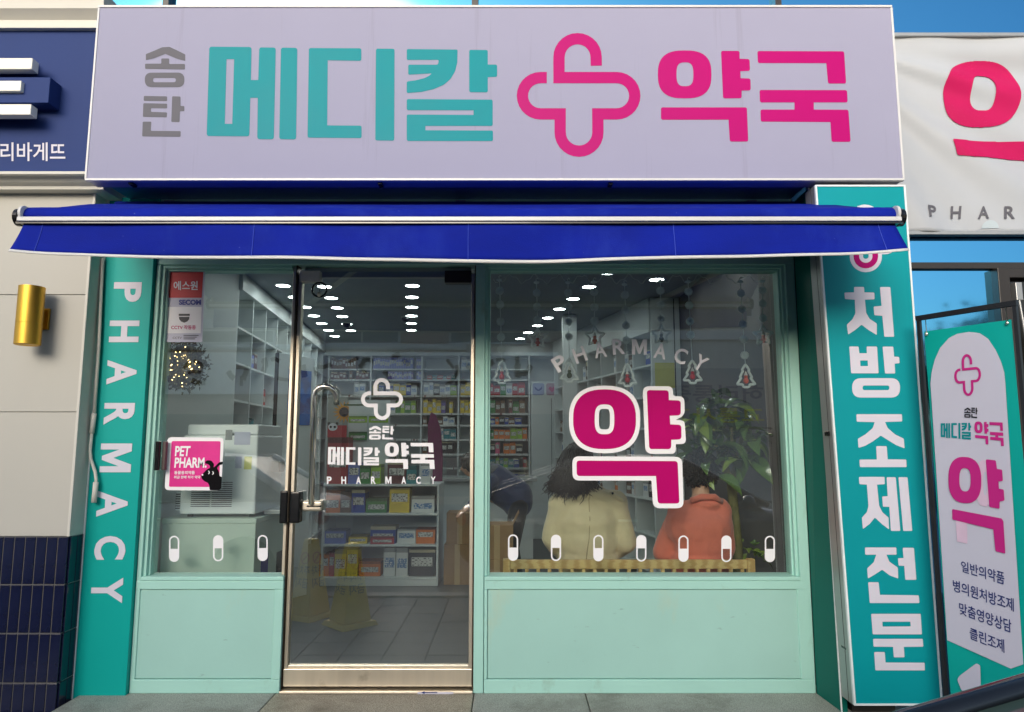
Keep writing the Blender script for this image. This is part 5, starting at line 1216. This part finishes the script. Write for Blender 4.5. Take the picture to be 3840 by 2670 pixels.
p2, coatB = seated('person', 'person with short dark hair in a salmon jacket leaning on the bench', (1.215, .56, 1.32), ((1.075, .52, 1.03), (1.315, .50, 1.05)), ((.985, .60, .79), (1.345, .52, .82)), ((1.02, .86, .72), (1.26, .82, .72)), (1.20,), .62, salmon, dark_tr, hair2, extra=coat2)
obj('collar', G().tube([(1.12, .415, 1.125), (1.18, .385, 1.15), (1.26, .39, 1.15), (1.31, .43, 1.115)], .020, 8), salmon, coatB, smooth=True)
# person bending over the carton
g = G(); hd = Vector((-.17, 2.25, 1.26))
g.ball(hd, (.09, .078, .10)); g.ball(hd + Vector((-.09, 0, -.03)), (.02, .013, .018), 8, 6); g.limb(hd + Vector((.05, 0, -.03)), (.05, 2.25, 1.16), .05, .06)
g.ball((.13, 2.25, 1.03), (.2, .12, .13)); g.ball((.27, 2.25, .93), (.12, .13, .13))
for s_ in (-1, 1):
    g.limb((.03, 2.25 + s_ * .16, 1.12), (-.06, 2.25 + s_ * .17, .98), .05, .042); g.limb((-.06, 2.25 + s_ * .17, .98), (-.16, 2.13 + s_ * .10, .90), .04, .03); hand(g, (-.16, 2.13 + s_ * .10, .90), (-.6, -.3, -.3), s_)
    g.limb((.28, 2.25 + s_ * .09, .90), (.22, 2.25 + s_ * .10, .52), .075, .055); g.limb((.22, 2.25 + s_ * .10, .52), (.28, 2.25 + s_ * .10, FZ + .08), .052, .04); g.limb((.29, 2.25 + s_ * .1, FZ + .045), (.15, 2.25 + s_ * .1, FZ + .035), .038, .03)
p3 = blob('person', g, skin, None, .012, 4); tag(p3, 'person in a navy padded jacket bending over an open carton behind the door post', 'person')
c = G(); c.limb((.04, 2.25, 1.12), (.25, 2.25, .98), .17, .17); c.ball((.27, 2.25, .93), (.15, .17, .16))
for s_ in (-1, 1): c.limb((.03, 2.25 + s_ * .16, 1.12), (-.06, 2.25 + s_ * .17, .98), .075, .068); c.limb((-.06, 2.25 + s_ * .17, .98), (-.15, 2.14 + s_ * .11, .91), .066, .05)
blob('jacket', c, navyc, p3)
blob('hood', G().limb((-.05, 2.12, 1.22), (.06, 2.2, 1.22), .07, .06).limb((-.05, 2.36, 1.22), (.06, 2.3, 1.22), .06, .06), mat('hood_grey', lin(120, 124, 130), .8), p3)
t = G()
for s_ in (-1, 1): t.limb((.28, 2.25 + s_ * .09, .90), (.22, 2.25 + s_ * .10, .52), .095, .07); t.limb((.22, 2.25 + s_ * .10, .52), (.28, 2.25 + s_ * .10, FZ + .1), .068, .055)
blob('trousers', t, dark_tr, p3)
sg_ = G()
for s_ in (-1, 1): sg_.limb((.29, 2.25 + s_ * .1, FZ + .05), (.14, 2.25 + s_ * .1, FZ + .042), .046, .038)
blob('shoes', sg_, blackp, p3)
hg = G(); hg.ball(hd + Vector((.02, 0, .02)), (.108, .096, .108)); R = random.Random(2)
for k in range(40): t_ = R.uniform(0, 6.28); q_ = R.uniform(-.4, 1); rr = math.sqrt(1 - q_ * q_); hg.ball(hd + Vector((.02 + .1 * rr * math.cos(t_), .09 * rr * math.sin(t_), .02 + .1 * q_)), .024, 6, 4)
blob('hair', hg, mat('brown_hair', lin(50, 36, 28), .5, var=.3, scale=30), p3, .01, 3)

p3.location = (-.22, .40, 0)
# ------------------------------------------------------------------ potted tree in the window
tp = thing('potted_tree', 'tall potted tree with large glossy leaves behind the right of the large window', 'plant', (1.45, .62, FZ))
bark = mat('green_bark', lin(112, 108, 66), .8, var=.25, scale=14, bump=.4, bscale=30)
obj('pot', G().lathe([(.12, .0), (.16, .34), (.17, .36), (.15, .36), (.14, .3), (0, .3)], (1.45, .62, FZ), 24), mat('pot_grey', lin(120, 120, 116), .6), tp, smooth=True)
trunk = G().tube([(1.46, .62, FZ + .3), (1.462, .61, .6), (1.455, .60, .85), (1.44, .60, 1.10), (1.435, .60, 1.21)], 1, 12, True, [.04, .037, .034, .032, .031])
trunk.tube([(1.435, .60, 1.2), (1.40, .60, 1.32), (1.35, .60, 1.46), (1.32, .58, 1.56)], 1, 10, True, [.026, .023, .018, .012]); trunk.tube([(1.435, .60, 1.2), (1.47, .61, 1.32), (1.50, .60, 1.45), (1.53, .6, 1.6)], 1, 10, True, [.026, .022, .017, .011])
trunk.tube([(1.47, .61, 1.32), (1.43, .55, 1.45), (1.42, .5, 1.58)], 1, 8, True, [.014, .012, .008])
obj('trunk', trunk, bark, tp, smooth=True)
def leafmesh(m):
    g = G(); n = 7
    for i in range(n + 1):
        t = i / n; w_ = .036 * math.sin(math.pi * min(1, t * 1.02)) ** .75 * (1.15 - .35 * t); zc = .02 * math.sin(t * 3.0) - .05 * t * t
        g.v += [Vector((-w_, t * .15, zc + w_ * .35)), Vector((0, t * .15, zc)), Vector((w_, t * .15, zc + w_ * .35))]
    for i in range(n): a = i * 3; g.f += [(a, a + 1, a + 4, a + 3), (a + 1, a + 2, a + 5, a + 4)]
    return g
leaf_a = mat('glossy_leaf', lin(86, 116, 54), .25, var=.25, scale=5, coat=.3); leaf_b = mat('young_leaf', lin(128, 150, 62), .32, var=.2, scale=5)
LA = obj('leaf', leafmesh(0), leaf_a, tp, smooth=True, world=False); LB = obj('leaf', leafmesh(0), leaf_b, tp, smooth=True, world=False)
R = random.Random(12); lv = [LA, LB]; used = [0, 0]
ctrs = [((1.30, .56, 1.60), .15), ((1.40, .56, 1.66), .13), ((1.52, .56, 1.58), .12), ((1.24, .55, 1.47), .10), ((1.45, .50, 1.50), .14), ((1.33, .5, 1.42), .09), ((1.57, .58, 1.45), .06), ((1.20, .55, 1.62), .07), ((1.40, .62, 1.60), .15)]
for k in range(125):
    c, rr = ctrs[k % len(ctrs)]; p = Vector(c) + Vector((R.gauss(0, 1), R.gauss(0, .8), R.gauss(0, 1))) * rr * .72
    p.x = min(p.x, 1.58); p.y = max(p.y, .28)
    i = 1 if R.random() < .22 else 0
    o = lv[i] if not used[i] else lv[i].copy()
    if used[i]: COL.objects.link(o)
    used[i] = 1
    o.location = p - tp.location; o.rotation_euler = (R.uniform(-.9, .7), R.uniform(-.5, .5), R.uniform(0, 6.28)); s_ = R.uniform(.9, 1.45); o.scale = (s_, s_, s_)
for k in range(14):
    o = lv[k % 2].copy(); COL.objects.link(o); o.location = Vector((1.53 + R.uniform(-.05, .06), .55 + R.uniform(-.08, .08), .78 + R.uniform(-.04, .08))) - tp.location; o.rotation_euler = (R.uniform(-.5, .8), R.uniform(-.5, .5), R.uniform(0, 6.28)); o.scale = (.55, .55, .55)

# labels of the packs: by colour, neighbours and shelf
from collections import defaultdict
rows_p = defaultdict(list)
for where, name, c, o in PACKS: rows_p[(where, name, round(o.location.z, 2))].append((o.location.x + o.location.y * .3, c, o))
wall_rows = defaultdict(set)
for w_, n_, zc in rows_p: wall_rows[(w_, n_)].add(zc)
for (w_, n_, zc), lst in rows_p.items():
    lst.sort(key=lambda t: t[0]); nm = n_.replace('_', ' ').split()[-1] if False else n_.replace('_', ' ')
    k = sorted(wall_rows[(w_, n_)]).index(zc)
    for i, (_, c, o) in enumerate(lst):
        l_ = lst[i - 1][1] if i else None; r_ = lst[i + 1][1] if i + 1 < len(lst) else None
        if l_ and r_: nb2 = f'between {l_} and {r_} ones' if l_ != r_ else f'between two {l_} ones'
        elif l_ or r_: nb2 = f'at row end beside a {l_ or r_} one'
        else: nb2 = 'standing alone'
        w2 = w_ if 'gondola' in w_ else f'{ORD[min(k, 11)]} ' + w_.replace('the ', '').replace(' shelf wall', ' wall shelf')
        o['label'] = f'{c} {nm} {nb2}, {w2}'.replace('of the ', 'of '); o['group'] = ('product boxes on ' + w_) if 'gondola' in w_ else 'medicine boxes on ' + w_

# ------------------------------------------------------------------ banner stand on the pavement
A0 = Vector((2.035, -.50, 0)); 
dirb = Vector((.21, -.39, 0)).normalized(); nb_ = Vector((-dirb.y, dirb.x, 0)); nb_ = nb_ if nb_.y < 0 else -nb_
def onst(off): return lambda x, y: PP(x, y, A0 + nb_ * off, nb_)
bsn = thing('banner_stand', 'black framed stand with a teal and white pharmacy banner beside the vertical sign', 'banner stand', (2.12, -.66, 0))
def stp_(px, py): return PP(px, py, A0, nb_)
TLp, TRp = stp_(3446, 1203), stp_(3806, 1146); ztop = (TLp.z + TRp.z) / 2; TL2 = (TLp - A0).dot(dirb); TR2 = (TRp - A0).dot(dirb)
def bpnt(u, zc, off=0): q = A0 + dirb * u + nb_ * off; return Vector((q.x, q.y, zc))
fm_ = mat('black_frame', lin(26, 28, 34), .4, var=.1)
def post(u, name='frame_post'): 
    obj(name, G().hexa([bpnt(u - .008, .0, -.009), bpnt(u + .008, .0, -.009), bpnt(u + .008, .0, .009), bpnt(u - .008, .0, .009), bpnt(u - .008, ztop, -.009), bpnt(u + .008, ztop, -.009), bpnt(u + .008, ztop, .009), bpnt(u - .008, ztop, .009)]), fm_, bsn)
post(TL2 + .0); post(TR2)
def bar(z0_, z1_): obj('frame_bar', G().hexa([bpnt(TL2 - .011, z0_, -.0115), bpnt(TR2 + .011, z0_, -.0115), bpnt(TR2 + .011, z0_, .0115), bpnt(TL2 - .011, z0_, .0115), bpnt(TL2 - .011, z1_, -.0115), bpnt(TR2 + .011, z1_, -.0115), bpnt(TR2 + .011, z1_, .0115), bpnt(TL2 - .011, z1_, .0115)]), fm_, bsn)
bar(ztop + .0005, ztop + .024); bar(.10, .122)
for u in (TL2, TR2): obj('foot', G().hexa([bpnt(u - .02, 0, -.28), bpnt(u + .02, 0, -.28), bpnt(u + .02, 0, .28), bpnt(u - .02, 0, .28), bpnt(u - .015, .03, -.26), bpnt(u + .015, .03, -.26), bpnt(u + .015, .03, .26), bpnt(u - .015, .03, .26)]), fm_, bsn)
ub0, ub1 = TL2 + .022, TR2 - .02; zb1 = stp_(3600, 1225).z
ub_bot = .16
gsheet = G(); 
for j in range(13):
    for i in range(9):
        u = ub0 + (ub1 - ub0) * i / 8; zc = ub_bot + (zb1 - ub_bot) * j / 12; gsheet.v.append(bpnt(u, zc, .002 * math.sin(i * 1.3 + j * .5)))
for j in range(12):
    for i in range(8): a = j * 9 + i; gsheet.f.append((a, a + 1, a + 10, a + 9))
o = obj('banner_sheet', gsheet, teal, bsn, smooth=True)
for u, zc in ((ub0 + .015, zb1 - .015), (ub1 - .015, zb1 - .015)): obj('eyelet', G().ball(bpnt(u, zc, .006), .009, 8, 6), chrome, bsn); obj('hook', G().tube([bpnt(u, zc, .006), bpnt(u, ztop + .005, .006)], .002, 5), chrome, bsn)
f1, f2, f3 = onst(.006), onst(.009), onst(.011)
bw = mat('banner_white', lin(196, 196, 214), .5, var=.015)
zB_ = lambda pts: z(pts, 2940, 1100, .401); zD_ = lambda pts: z(pts, 2940, 2030, .401); zC_ = lambda pts: z(pts, 2940, 1600, .401)
arch = zB_([(1370, 840), (1380, 740), (1410, 620), (1460, 510), (1540, 420), (1620, 378), (1730, 360), (1830, 372), (1910, 425), (1980, 530), (2030, 640), (2060, 740), (2070, 840)]) + zD_([(2238, 1150), (2120, 1190), (1527, 925)])
obj('white_field', G().flat([arch], f1), bw, bsn, normals=False)
pur = mat('banner_magenta', lin(190, 24, 128), .5, var=.03)
mp = fit(['emblem'], zB_([(1583, 575), (1835, 548), (1850, 955), (1600, 978)])); 
obj('emblem', G().flat([ribbon([mp(*p) for p in emblem_path()], 4.6)], f2), pur, bsn, normals=False)
blk = mat('banner_black', lin(30, 32, 44), .5)
glyph('song', blk, bsn, f2, remap=fit(['song'], zB_([(1685, 1070), (1745, 1068), (1746, 1164), (1686, 1160)]))); glyph('tan', blk, bsn, f2, remap=fit(['tan'], zB_([(1750, 1068), (1810, 1068), (1811, 1168), (1751, 1164)])))
r = fit(['me', 'di', 'kal'], zB_([(1463, 1215), (1750, 1205), (1752, 1368), (1466, 1350)]))
for n in ('me', 'di', 'kal'): glyph(n, lt_teal, bsn, f2, remap=r)
r = fit(['yak', 'guk'], zB_([(1780, 1198), (2053, 1206), (2056, 1430), (1784, 1400)]))
for n in ('yak', 'guk'): glyph(n, pur, bsn, f2, remap=r)
def tilt(l, k=.055): cx_ = 2940 + 1690 * .401; return [(x, y + (x - cx_) * k) for x, y in l]
q = .401
obj('letter', G().flat([tilt(sell(2940 + 1537 * q, 1600 + 283 * q, 2940 + 1845 * q, 1600 + 715 * q, 2.5)), tilt(sell(2940 + 1640 * q, 1600 + 387 * q, 2940 + 1745 * q, 1600 + 605 * q, 2.6))], f3), pur, bsn, normals=False)
obj('letter', G().flat([rnd(zC_([(1887, 305), (1980, 315), (1992, 395, 1), (2040, 402), (2047, 508), (2005, 512, 1), (2010, 580, 1), (2055, 588), (2062, 690), (2018, 700, 1), (2015, 768), (1920, 750)]), 5)], f3), pur, bsn, normals=False)
obj('letter', G().flat([rnd(zC_([(1572, 770), (2035, 858), (2052, 885), (2070, 1188), (1978, 1165), (1957, 960, 1), (1574, 868)]), 5)], f3), pur, bsn, normals=False)
ghost = mat('show_through_pink', lin(216, 190, 214), .5)
obj('show_through', G().flat([rnd(zC_([(1605, 875), (1712, 900), (1714, 1095), (1618, 1075)]), 4)], f2), ghost, bsn, normals=False)
obj('show_through', G().flat([sell(2940 + 1790 * q, 1600 + 310 * q, 2940 + 1960 * q, 1600 + 745 * q, 2.4), sell(2940 + 1862 * q, 1600 + 420 * q, 2940 + 1900 * q, 1600 + 640 * q, 2.4)], f2), ghost, bsn, normals=False)
for s_, qd in (('일반의약품', [(1655, 180), (2060, 288), (2062, 408), (1660, 285)]), ('병의원처방조제', [(1578, 355), (2148, 535), (2150, 660), (1582, 465)]), ('맞춤영양상담', [(1637, 568), (2125, 735), (2128, 860), (1640, 680)]), ('클린조제', [(1735, 800), (2058, 920), (2062, 1045), (1738, 912)])):
    text_part('lettering', s_, navy, bsn, tuple(zD_(qd)), f2, .012)
obj('white_mark', G().flat([rnd(zD_([(1620, 1295), (1640, 1258), (1800, 1140), (1835, 1160), (1842, 1420), (1690, 1440), (1655, 1380)]), 6)], f2), bw, bsn, normals=False)

# ------------------------------------------------------------------ yellow no-parking cones (just below the frame, mirrored in the door)
yel = mat('cone_yellow', lin(236, 206, 40), .4, var=.05); redp = mat('cone_red', lin(190, 50, 40), .5); blkp = mat('cone_print', lin(40, 40, 40), .6)
def cone(x, y, rz, label):
    c = thing('parking_cone', label, 'cone', (x, y, 0), rz, 'yellow cones on the pavement')
    obj('base', G().hexa([(-.17, -.17, 0.001), (.17, -.17, .001), (.17, .17, .001), (-.17, .17, .001), (-.15, -.15, .04), (.15, -.15, .04), (.15, .15, .04), (-.15, .15, .04)]), yel, c, world=False, bevel=.01)
    b_, t_ = .125, .045
    obj('cone_body', G().hexa([(-b_, -b_, .0405), (b_, -b_, .0405), (b_, b_, .0405), (-b_, b_, .0405), (-t_, -t_, .655), (t_, -t_, .655), (t_, t_, .655), (-t_, t_, .655)]), yel, c, world=False, bevel=.008)
    for k in range(4):
        M = Matrix.Rotation(math.pi / 2 * k, 4, 'Z')
        def onf(x_, zc, M=M): hw_ = b_ + (t_ - b_) * (zc - .04) / .615; return M @ Vector((x_, -hw_ - .004, zc))
        obj('symbol', G().flat([arc(0, .50, .05, 0, 350, 22), arc(0, .50, .04, 0, 350, 22)], onf).flat([ribbon([(-.03, .53), (.03, .47)], .006)], onf), redp, c, world=False, normals=False)
        for s_, zc in (('주차', .40), ('금지', .30)):
            v, f = textgeo(s_, .015); obj('lettering', G().add([onf(-.07 + p[0] * .14, zc - .04 + p[1] * .08) for p in v], f), blkp, c, world=False, normals=False)
cone(-1.33, -1.80, .78, 'yellow plastic parking cone with red symbol standing toward the door'); cone(-1.74, -2.06, .5, 'yellow plastic parking cone standing farther along the pavement edge')

# ------------------------------------------------------------------ cars
def car(label, paint, loc, rz, group=None, fast=False):
    c = thing('parked_car', label, 'car', loc, rz, group)
    st_ = [(-2.25, .60, .42, .62), (-2.15, .78, .25, .72), (-1.8, .86, .20, .80), (-1.2, .89, .20, .90), (-.75, .90, .20, .955), (0, .905, .20, .97), (.9, .905, .20, .98), (1.6, .89, .22, .99), (2.05, .82, .28, .97), (2.2, .68, .42, .90)]
    g = G(); rows_ = []
    for x, hw_, zl, zb_ in st_:
        ring = [(-hw_ * .8, zl), (-hw_ * .97, zl + .12), (-hw_, (zl + zb_) / 2), (-hw_ * .97, zb_ - .09), (-hw_ * .86, zb_), (0, zb_ + .03), (hw_ * .86, zb_), (hw_ * .97, zb_ - .09), (hw_, (zl + zb_) / 2), (hw_ * .97, zl + .12), (hw_ * .8, zl)]
        g.v += [Vector((x, y, zc)) for y, zc in ring]
    n = 11
    for i in range(len(st_) - 1):
        for k in range(n): g.f.append((i * n + k, i * n + (k + 1) % n, (i + 1) * n + (k + 1) % n, (i + 1) * n + k))
    g.f.append(tuple(range(n))); g.f.append(tuple((len(st_) - 1) * n + k for k in range(n)))
    b_ = obj('body', g, paint, c, smooth=True, world=False); sb = b_.modifiers.new('sub', 'SUBSURF'); sb.levels = 1; sb.render_levels = 2
    cg = mat('car_glass', lin(14, 18, 18), .3, var=.1); trimk = mat('car_black_trim', lin(12, 12, 14), .18, var=.1, coat=.5)
    # greenhouse: bottom ring at belt, top ring at roof
    B = {'fl': (-1.0, -.76, .95), 'fr': (-1.0, .76, .95), 'rl': (1.85, -.72, .99), 'rr': (1.85, .72, .99)}
    T = {'fl': (-.18, -.57, 1.40), 'fr': (-.18, .57, 1.40), 'rl': (1.15, -.56, 1.41), 'rr': (1.15, .56, 1.41)}
    if fast:
        for k_ in ('rl', 'rr'): B[k_] = (2.05, B[k_][1], .98); T[k_] = (.75, T[k_][1], 1.42)
    obj('windshield', G().add([B['fl'], B['fr'], T['fr'], T['fl']], [(0, 1, 2, 3)]), cg, c, world=False); obj('rear_window', G().add([B['rl'], B['rr'], T['rr'], T['rl']], [(0, 1, 2, 3)]), mat('green_car_glass', lin(70, 88, 80), .06, var=.25, scale=3, stretch=(.4, 3, 1)) if fast else cg, c, world=False)
    lp_ = lambda a, b, t: tuple(a[i] + (b[i] - a[i]) * t for i in range(3))
    for f_, r_ in (('fl', 'rl'), ('fr', 'rr')):
        m0, m1 = lp_(B[f_], B[r_], .47), lp_(T[f_], T[r_], .47)
        obj('side_window', G().add([B[f_], m0, m1, T[f_]], [(0, 1, 2, 3)]), cg, c, world=False); obj('side_window', G().add([m0, B[r_], T[r_], m1], [(0, 1, 2, 3)]), cg, c, world=False)
        obj('pillar', G().tube([B[f_], T[f_]], .03, 8), trimk, c, world=False, smooth=True); obj('pillar', G().tube([B[r_], T[r_]], (.016) if fast else .045, 8), trimk if fast else paint, c, world=False, smooth=True); obj('pillar', G().tube([m0, m1], .025, 8), trimk, c, world=False)
        obj('belt_trim', G().tube([B[f_], m0, B[r_]], .014, 8), trimk, c, world=False); obj('roof_rail', G().tube([T[f_], T[r_]], .03, 8), trimk, c, world=False)
        s_ = -1 if f_ == 'fl' else 1
        obj('mirror', G().ball((-.72, s_ * .98, 1.0), (.07, .10, .07), 12, 8), paint, c, world=False, smooth=True); obj('headlight', G().ball((-2.12, s_ * .62, .66), (.12, .16, .07), 12, 8), mat('headlight_glass', lin(210, 214, 216), .08, coat=1), c, world=False, smooth=True); obj('tail_light', G().ball((2.10, s_ * .62, .80), (.08, .16, .08), 12, 8), mat('tail_red', lin(150, 16, 18), .15, coat=1), c, world=False, smooth=True)
        obj('door_handle', G().box(.35, .55, s_ * .905 - .012, s_ * .905 + .012, .80, .83), chrome, c, world=False, bevel=.004)
    rg = G(); 
    for i in range(7):
        for k in range(7):
            u, v = i / 6, k / 6; x = -.18 + (.93 if fast else 1.33) * u; y = -.57 + 1.14 * v; rg.v.append(Vector((x, y, 1.405 + .065 * math.sin(math.pi * u) ** .6 * math.sin(math.pi * v) ** .5)))
    for i in range(6):
        for k in range(6): a = i * 7 + k; rg.f.append((a, a + 1, a + 8, a + 7))
    obj('roof', rg, paint, c, smooth=True, world=False)
    for x in (-1.42, 1.38):
        for s_ in (-1, 1):
            w_ = G().lathe([(.20, -.09), (.30, -.10), (.325, -.06), (.325, .06), (.30, .10), (.20, .09)], (0, 0, 0), 28); M = Matrix.Translation((x, s_ * .80, .325)) @ Matrix.Rotation(math.pi / 2, 4, 'X'); w_.v = [M @ v for v in w_.v]
            wh = obj('wheel', w_, mat('tyre', lin(24, 24, 24), .85), c, world=False, smooth=True)
            rm = G().lathe([(.03, -.08), (.19, -.09), (.2, -.085), (.2, .085), (.19, .09), (.03, .08)], (0, 0, 0), 20); rm.v = [M @ v for v in rm.v]; obj('rim', rm, chrome, wh, world=False)
    return c
pdark = mat('car_paint_black', lin(18, 20, 22), .18, metal=.3, var=.05, coat=1); psil = mat('car_paint_silver', lin(190, 194, 196), .25, metal=.7, var=.03, coat=1); pwht = mat('car_paint_white', lin(205, 208, 208), .45, var=.02, coat=.15); pgrn = mat('car_paint_greygreen', lin(50, 58, 56), .2, metal=.4, var=.05, coat=1)
car('white parked car reflected in the small shop window', pwht, (-4.1, -3.95, -.1), 0)

# near car: only the raked windscreen pillar and side glass reach into the picture
near = car('dark parked car with black rear window trim rising toward the banner stand', pgrn, (1.60, -3.80, -.1), math.pi, fast=True)

# ------------------------------------------------------------------ far side of the street (seen in the glass)
def far_building(name, label, x0, x1, y, h, m, wins, depth=8.0):
    b_ = thing(name, label, 'building', ((x0 + x1) / 2, y - depth / 2, -.1))
    obj('wall', G().box(x0, x1, y - depth, y, -.1, h), m, b_); obj('parapet', G().box(x0 - .1, x1 + .1, y - depth, y + .12, h + .001, h + .25), aluw, b_)
    for wx, wz, ww, wh_ in wins:
        f_ = obj('window', G().box(wx - .06, wx + ww + .06, y, y + .05, wz - .06, wz + wh_ + .06), aluw, b_); obj('pane', G().box(wx, wx + ww / 2 - .03, y + .051, y + .06, wz, wz + wh_), mat('far_glass', lin(40, 46, 52), .08), f_); obj('pane', G().box(wx + ww / 2 + .03, wx + ww, y + .051, y + .06, wz, wz + wh_), 'far_glass', f_)
    return b_
brick = pattern('far_brick', 'noise', lin(160, 136, 120), lin(186, 160, 142), 18, .85, stretch=(1, 1, 4))
YO_ = -14.0
b1 = far_building('brick_building', 'two storey brick building with white windows across the street', -13, 2.95, YO_, 4.45, brick, [(x, 4.10, 1.9, .28) for x in (-11.5, -8.2, -4.9, -1.6)])
obj('eave_pipe', G().tube([(-12, YO_ + .15, 3.95), (-1.2, YO_ + .15, 3.95)], .07, 10), aluw, b1, smooth=True)
obj('shop_window', G().box(-11, -5, YO_ + .01, YO_ + .06, .1, 2.2), 'far_glass', b1); obj('shop_window', G().box(-4.4, 2, YO_ + .01, YO_ + .06, .1, 2.2), 'far_glass', b1)
obj('added_sun_blocker', G().box(-9.8, -6.4, YO_ - 5, YO_ - .3, 4.71, 6.4), mat('far_plaster', lin(196, 192, 184), .8), b1)  # added block keeps the sun disc out of the left window's reflection
bsg = thing('brush_lettered_sign', 'long pale shop sign with dark brush stroke lettering across the street', 'sign', (-4, YO_ + .1, 2.4))
obj('board', G().box(-9.0, 1.2, YO_ + .08, YO_ + .22, 2.72, 3.80), mat('far_sign_white', lin(246, 244, 240), .5), bsg)
ink = mat('brush_ink', lin(50, 18, 22), .6); R = random.Random(21)
fo = lambda x, zc: (x, YO_ + .225, zc)
for k in range(9):
    cx_ = -8.3 + k * 1.08
    for s_ in range(4):
        a = (cx_ + R.uniform(-.35, .35), 3.26 + R.uniform(-.35, .35)); t = R.choice([0, 1.57, .7, 2.3]) + R.uniform(-.2, .2); l = R.uniform(.2, .38); b_ = (a[0] + math.cos(t) * l, a[1] + math.sin(t) * l); m_ = ((a[0] + b_[0]) / 2 + R.uniform(-.06, .06), (a[1] + b_[1]) / 2 + R.uniform(-.06, .06))
        obj('brush_stroke', G().flat([ribbon([a, m_, b_], R.uniform(.04, .075))], fo), ink, bsg, normals=False)
b2 = far_building('clinic_building', 'pale low clinic building with a lettered fascia across the street', 3.0, 9.2, YO_ - 1, 4.3, mat('far_render', lin(200, 202, 198), .8), [])
fo2 = lambda x, zc: (x, YO_ - .99, zc)
cs = thing('clinic_sign', 'grey clinic sign with navy and yellow lettering across the street', 'sign', (5.5, YO_ - .95, 2.3)); obj('board', G().box(3.6, 7.6, YO_ - 1 + .001, YO_ - .90, 1.9, 3.5), mat('far_sign_grey', lin(150, 158, 168), .5), cs)
v, f = textgeo('허리통증', .02); obj('lettering', G().add([(6.9 - p[0] * 2.6, YO_ - .89, 2.55 + p[1] * .5) for p in v], f), navy, cs, normals=False)
v, f = textgeo('교통사고', .02); obj('lettering', G().add([(6.9 - p[0] * 2.6, YO_ - .89, 2.0 + p[1] * .42) for p in v], f), mat('far_yellow', lin(220, 210, 80), .5), cs, normals=False)
far_building('apartment_block', 'tall pale apartment block with rows of windows beyond the clinic', 8.6, 14.5, -31, 10.0, mat('far_cream', lin(206, 202, 192), .8), [(x, zc, 1.1, 1.2) for x in (9.2, 11.2, 13.0) for zc in (2.5, 5.2, 7.9)])
far_building('grey_building', 'long grey building far down the street on the left', -34, -13.5, -16, 6.0, mat('far_grey', lin(150, 150, 150), .8), [(x, 3.4, 1.6, 1.3) for x in (-31, -26, -21, -16)])
def street_tree(x, y, h, label, seed):
    t = thing('street_tree', label, 'tree', (x, y, -.1)); R = random.Random(seed)
    tr_ = G().tube([(x, y, -.1), (x + .03, y, h * .3), (x - .02, y + .05, h * .55)], 1, 8, True, [.11, .08, .05])
    g = G(); lv_ = []
    for k in range(7):
        a = R.uniform(0, 6.28); e = (x + math.cos(a) * h * .2, y + math.sin(a) * h * .2, h * R.uniform(.6, .88)); tr_.tube([(x, y, h * R.uniform(.35, .5)), ((x + e[0]) / 2, (y + e[1]) / 2, e[2] * .85), e], 1, 6, True, [.04, .03, .012]); lv_.append(e)
    for e in lv_:
        for k in range(130):
            p = Vector(e) + Vector((R.gauss(0, 1), R.gauss(0, 1), R.gauss(0, .8))) * h * .085; d = Vector((R.gauss(0, 1), R.gauss(0, 1), R.gauss(0, 1))).normalized(); s_ = d.cross(Vector((R.gauss(0, 1), R.gauss(0, 1), R.gauss(0, 1)))).normalized() * .07
            g.add([p - s_, p + d * .16 - s_ * .3, p + d * .2, p + d * .16 + s_ * .3, p + s_], [(0, 1, 2, 3, 4)])
    obj('trunk', tr_, mat('trunk_bark', lin(84, 70, 56), .9), t); o = obj('crown', g, mat('street_leaf', lin(58, 84, 40), .6, var=.3), t, normals=False)
street_tree(11.2, -13.5, 4.9, 'leafy street tree across the road beside the clinic', 1); street_tree(13.4, -14.2, 4.6, 'leafy street tree farther along the road past the clinic', 2); street_tree(9.9, -12.2, 3.6, 'small leafy street tree at the clinic kerb', 3)
for k, (x, ) in enumerate(((-9.5,), (14.5,))):
    u = thing('utility_pole', ['tall grey utility pole left along the road', 'tall grey utility pole right along the road'][k], 'pole', (x, -8.6, -.1)); obj('shaft', G().tube([(x, -8.6, -.1), (x, -8.6, 8.6)], 1, 12, True, [.16, .11]), mat('concrete_pole', lin(150, 148, 144), .8), u, smooth=True); obj('crossarm', G().box(x - .06, x + .06, -9.4, -7.8, 7.9, 8.02), alug, u)
for k, (y, zc) in enumerate(((-9.3, 8.05), (-8.8, 8.05), (-8.2, 8.05), (-7.9, 7.2))):
    pts = [(-9.5 + 24 * t / 24, y, zc - 1.1 * math.sin(math.pi * t / 24) + .0) for t in range(25)]
    tag(obj('power_line', G().tube(pts, .012, 5), blackp), 'thin black overhead power line sagging between the poles', 'power line', 'overhead power lines')
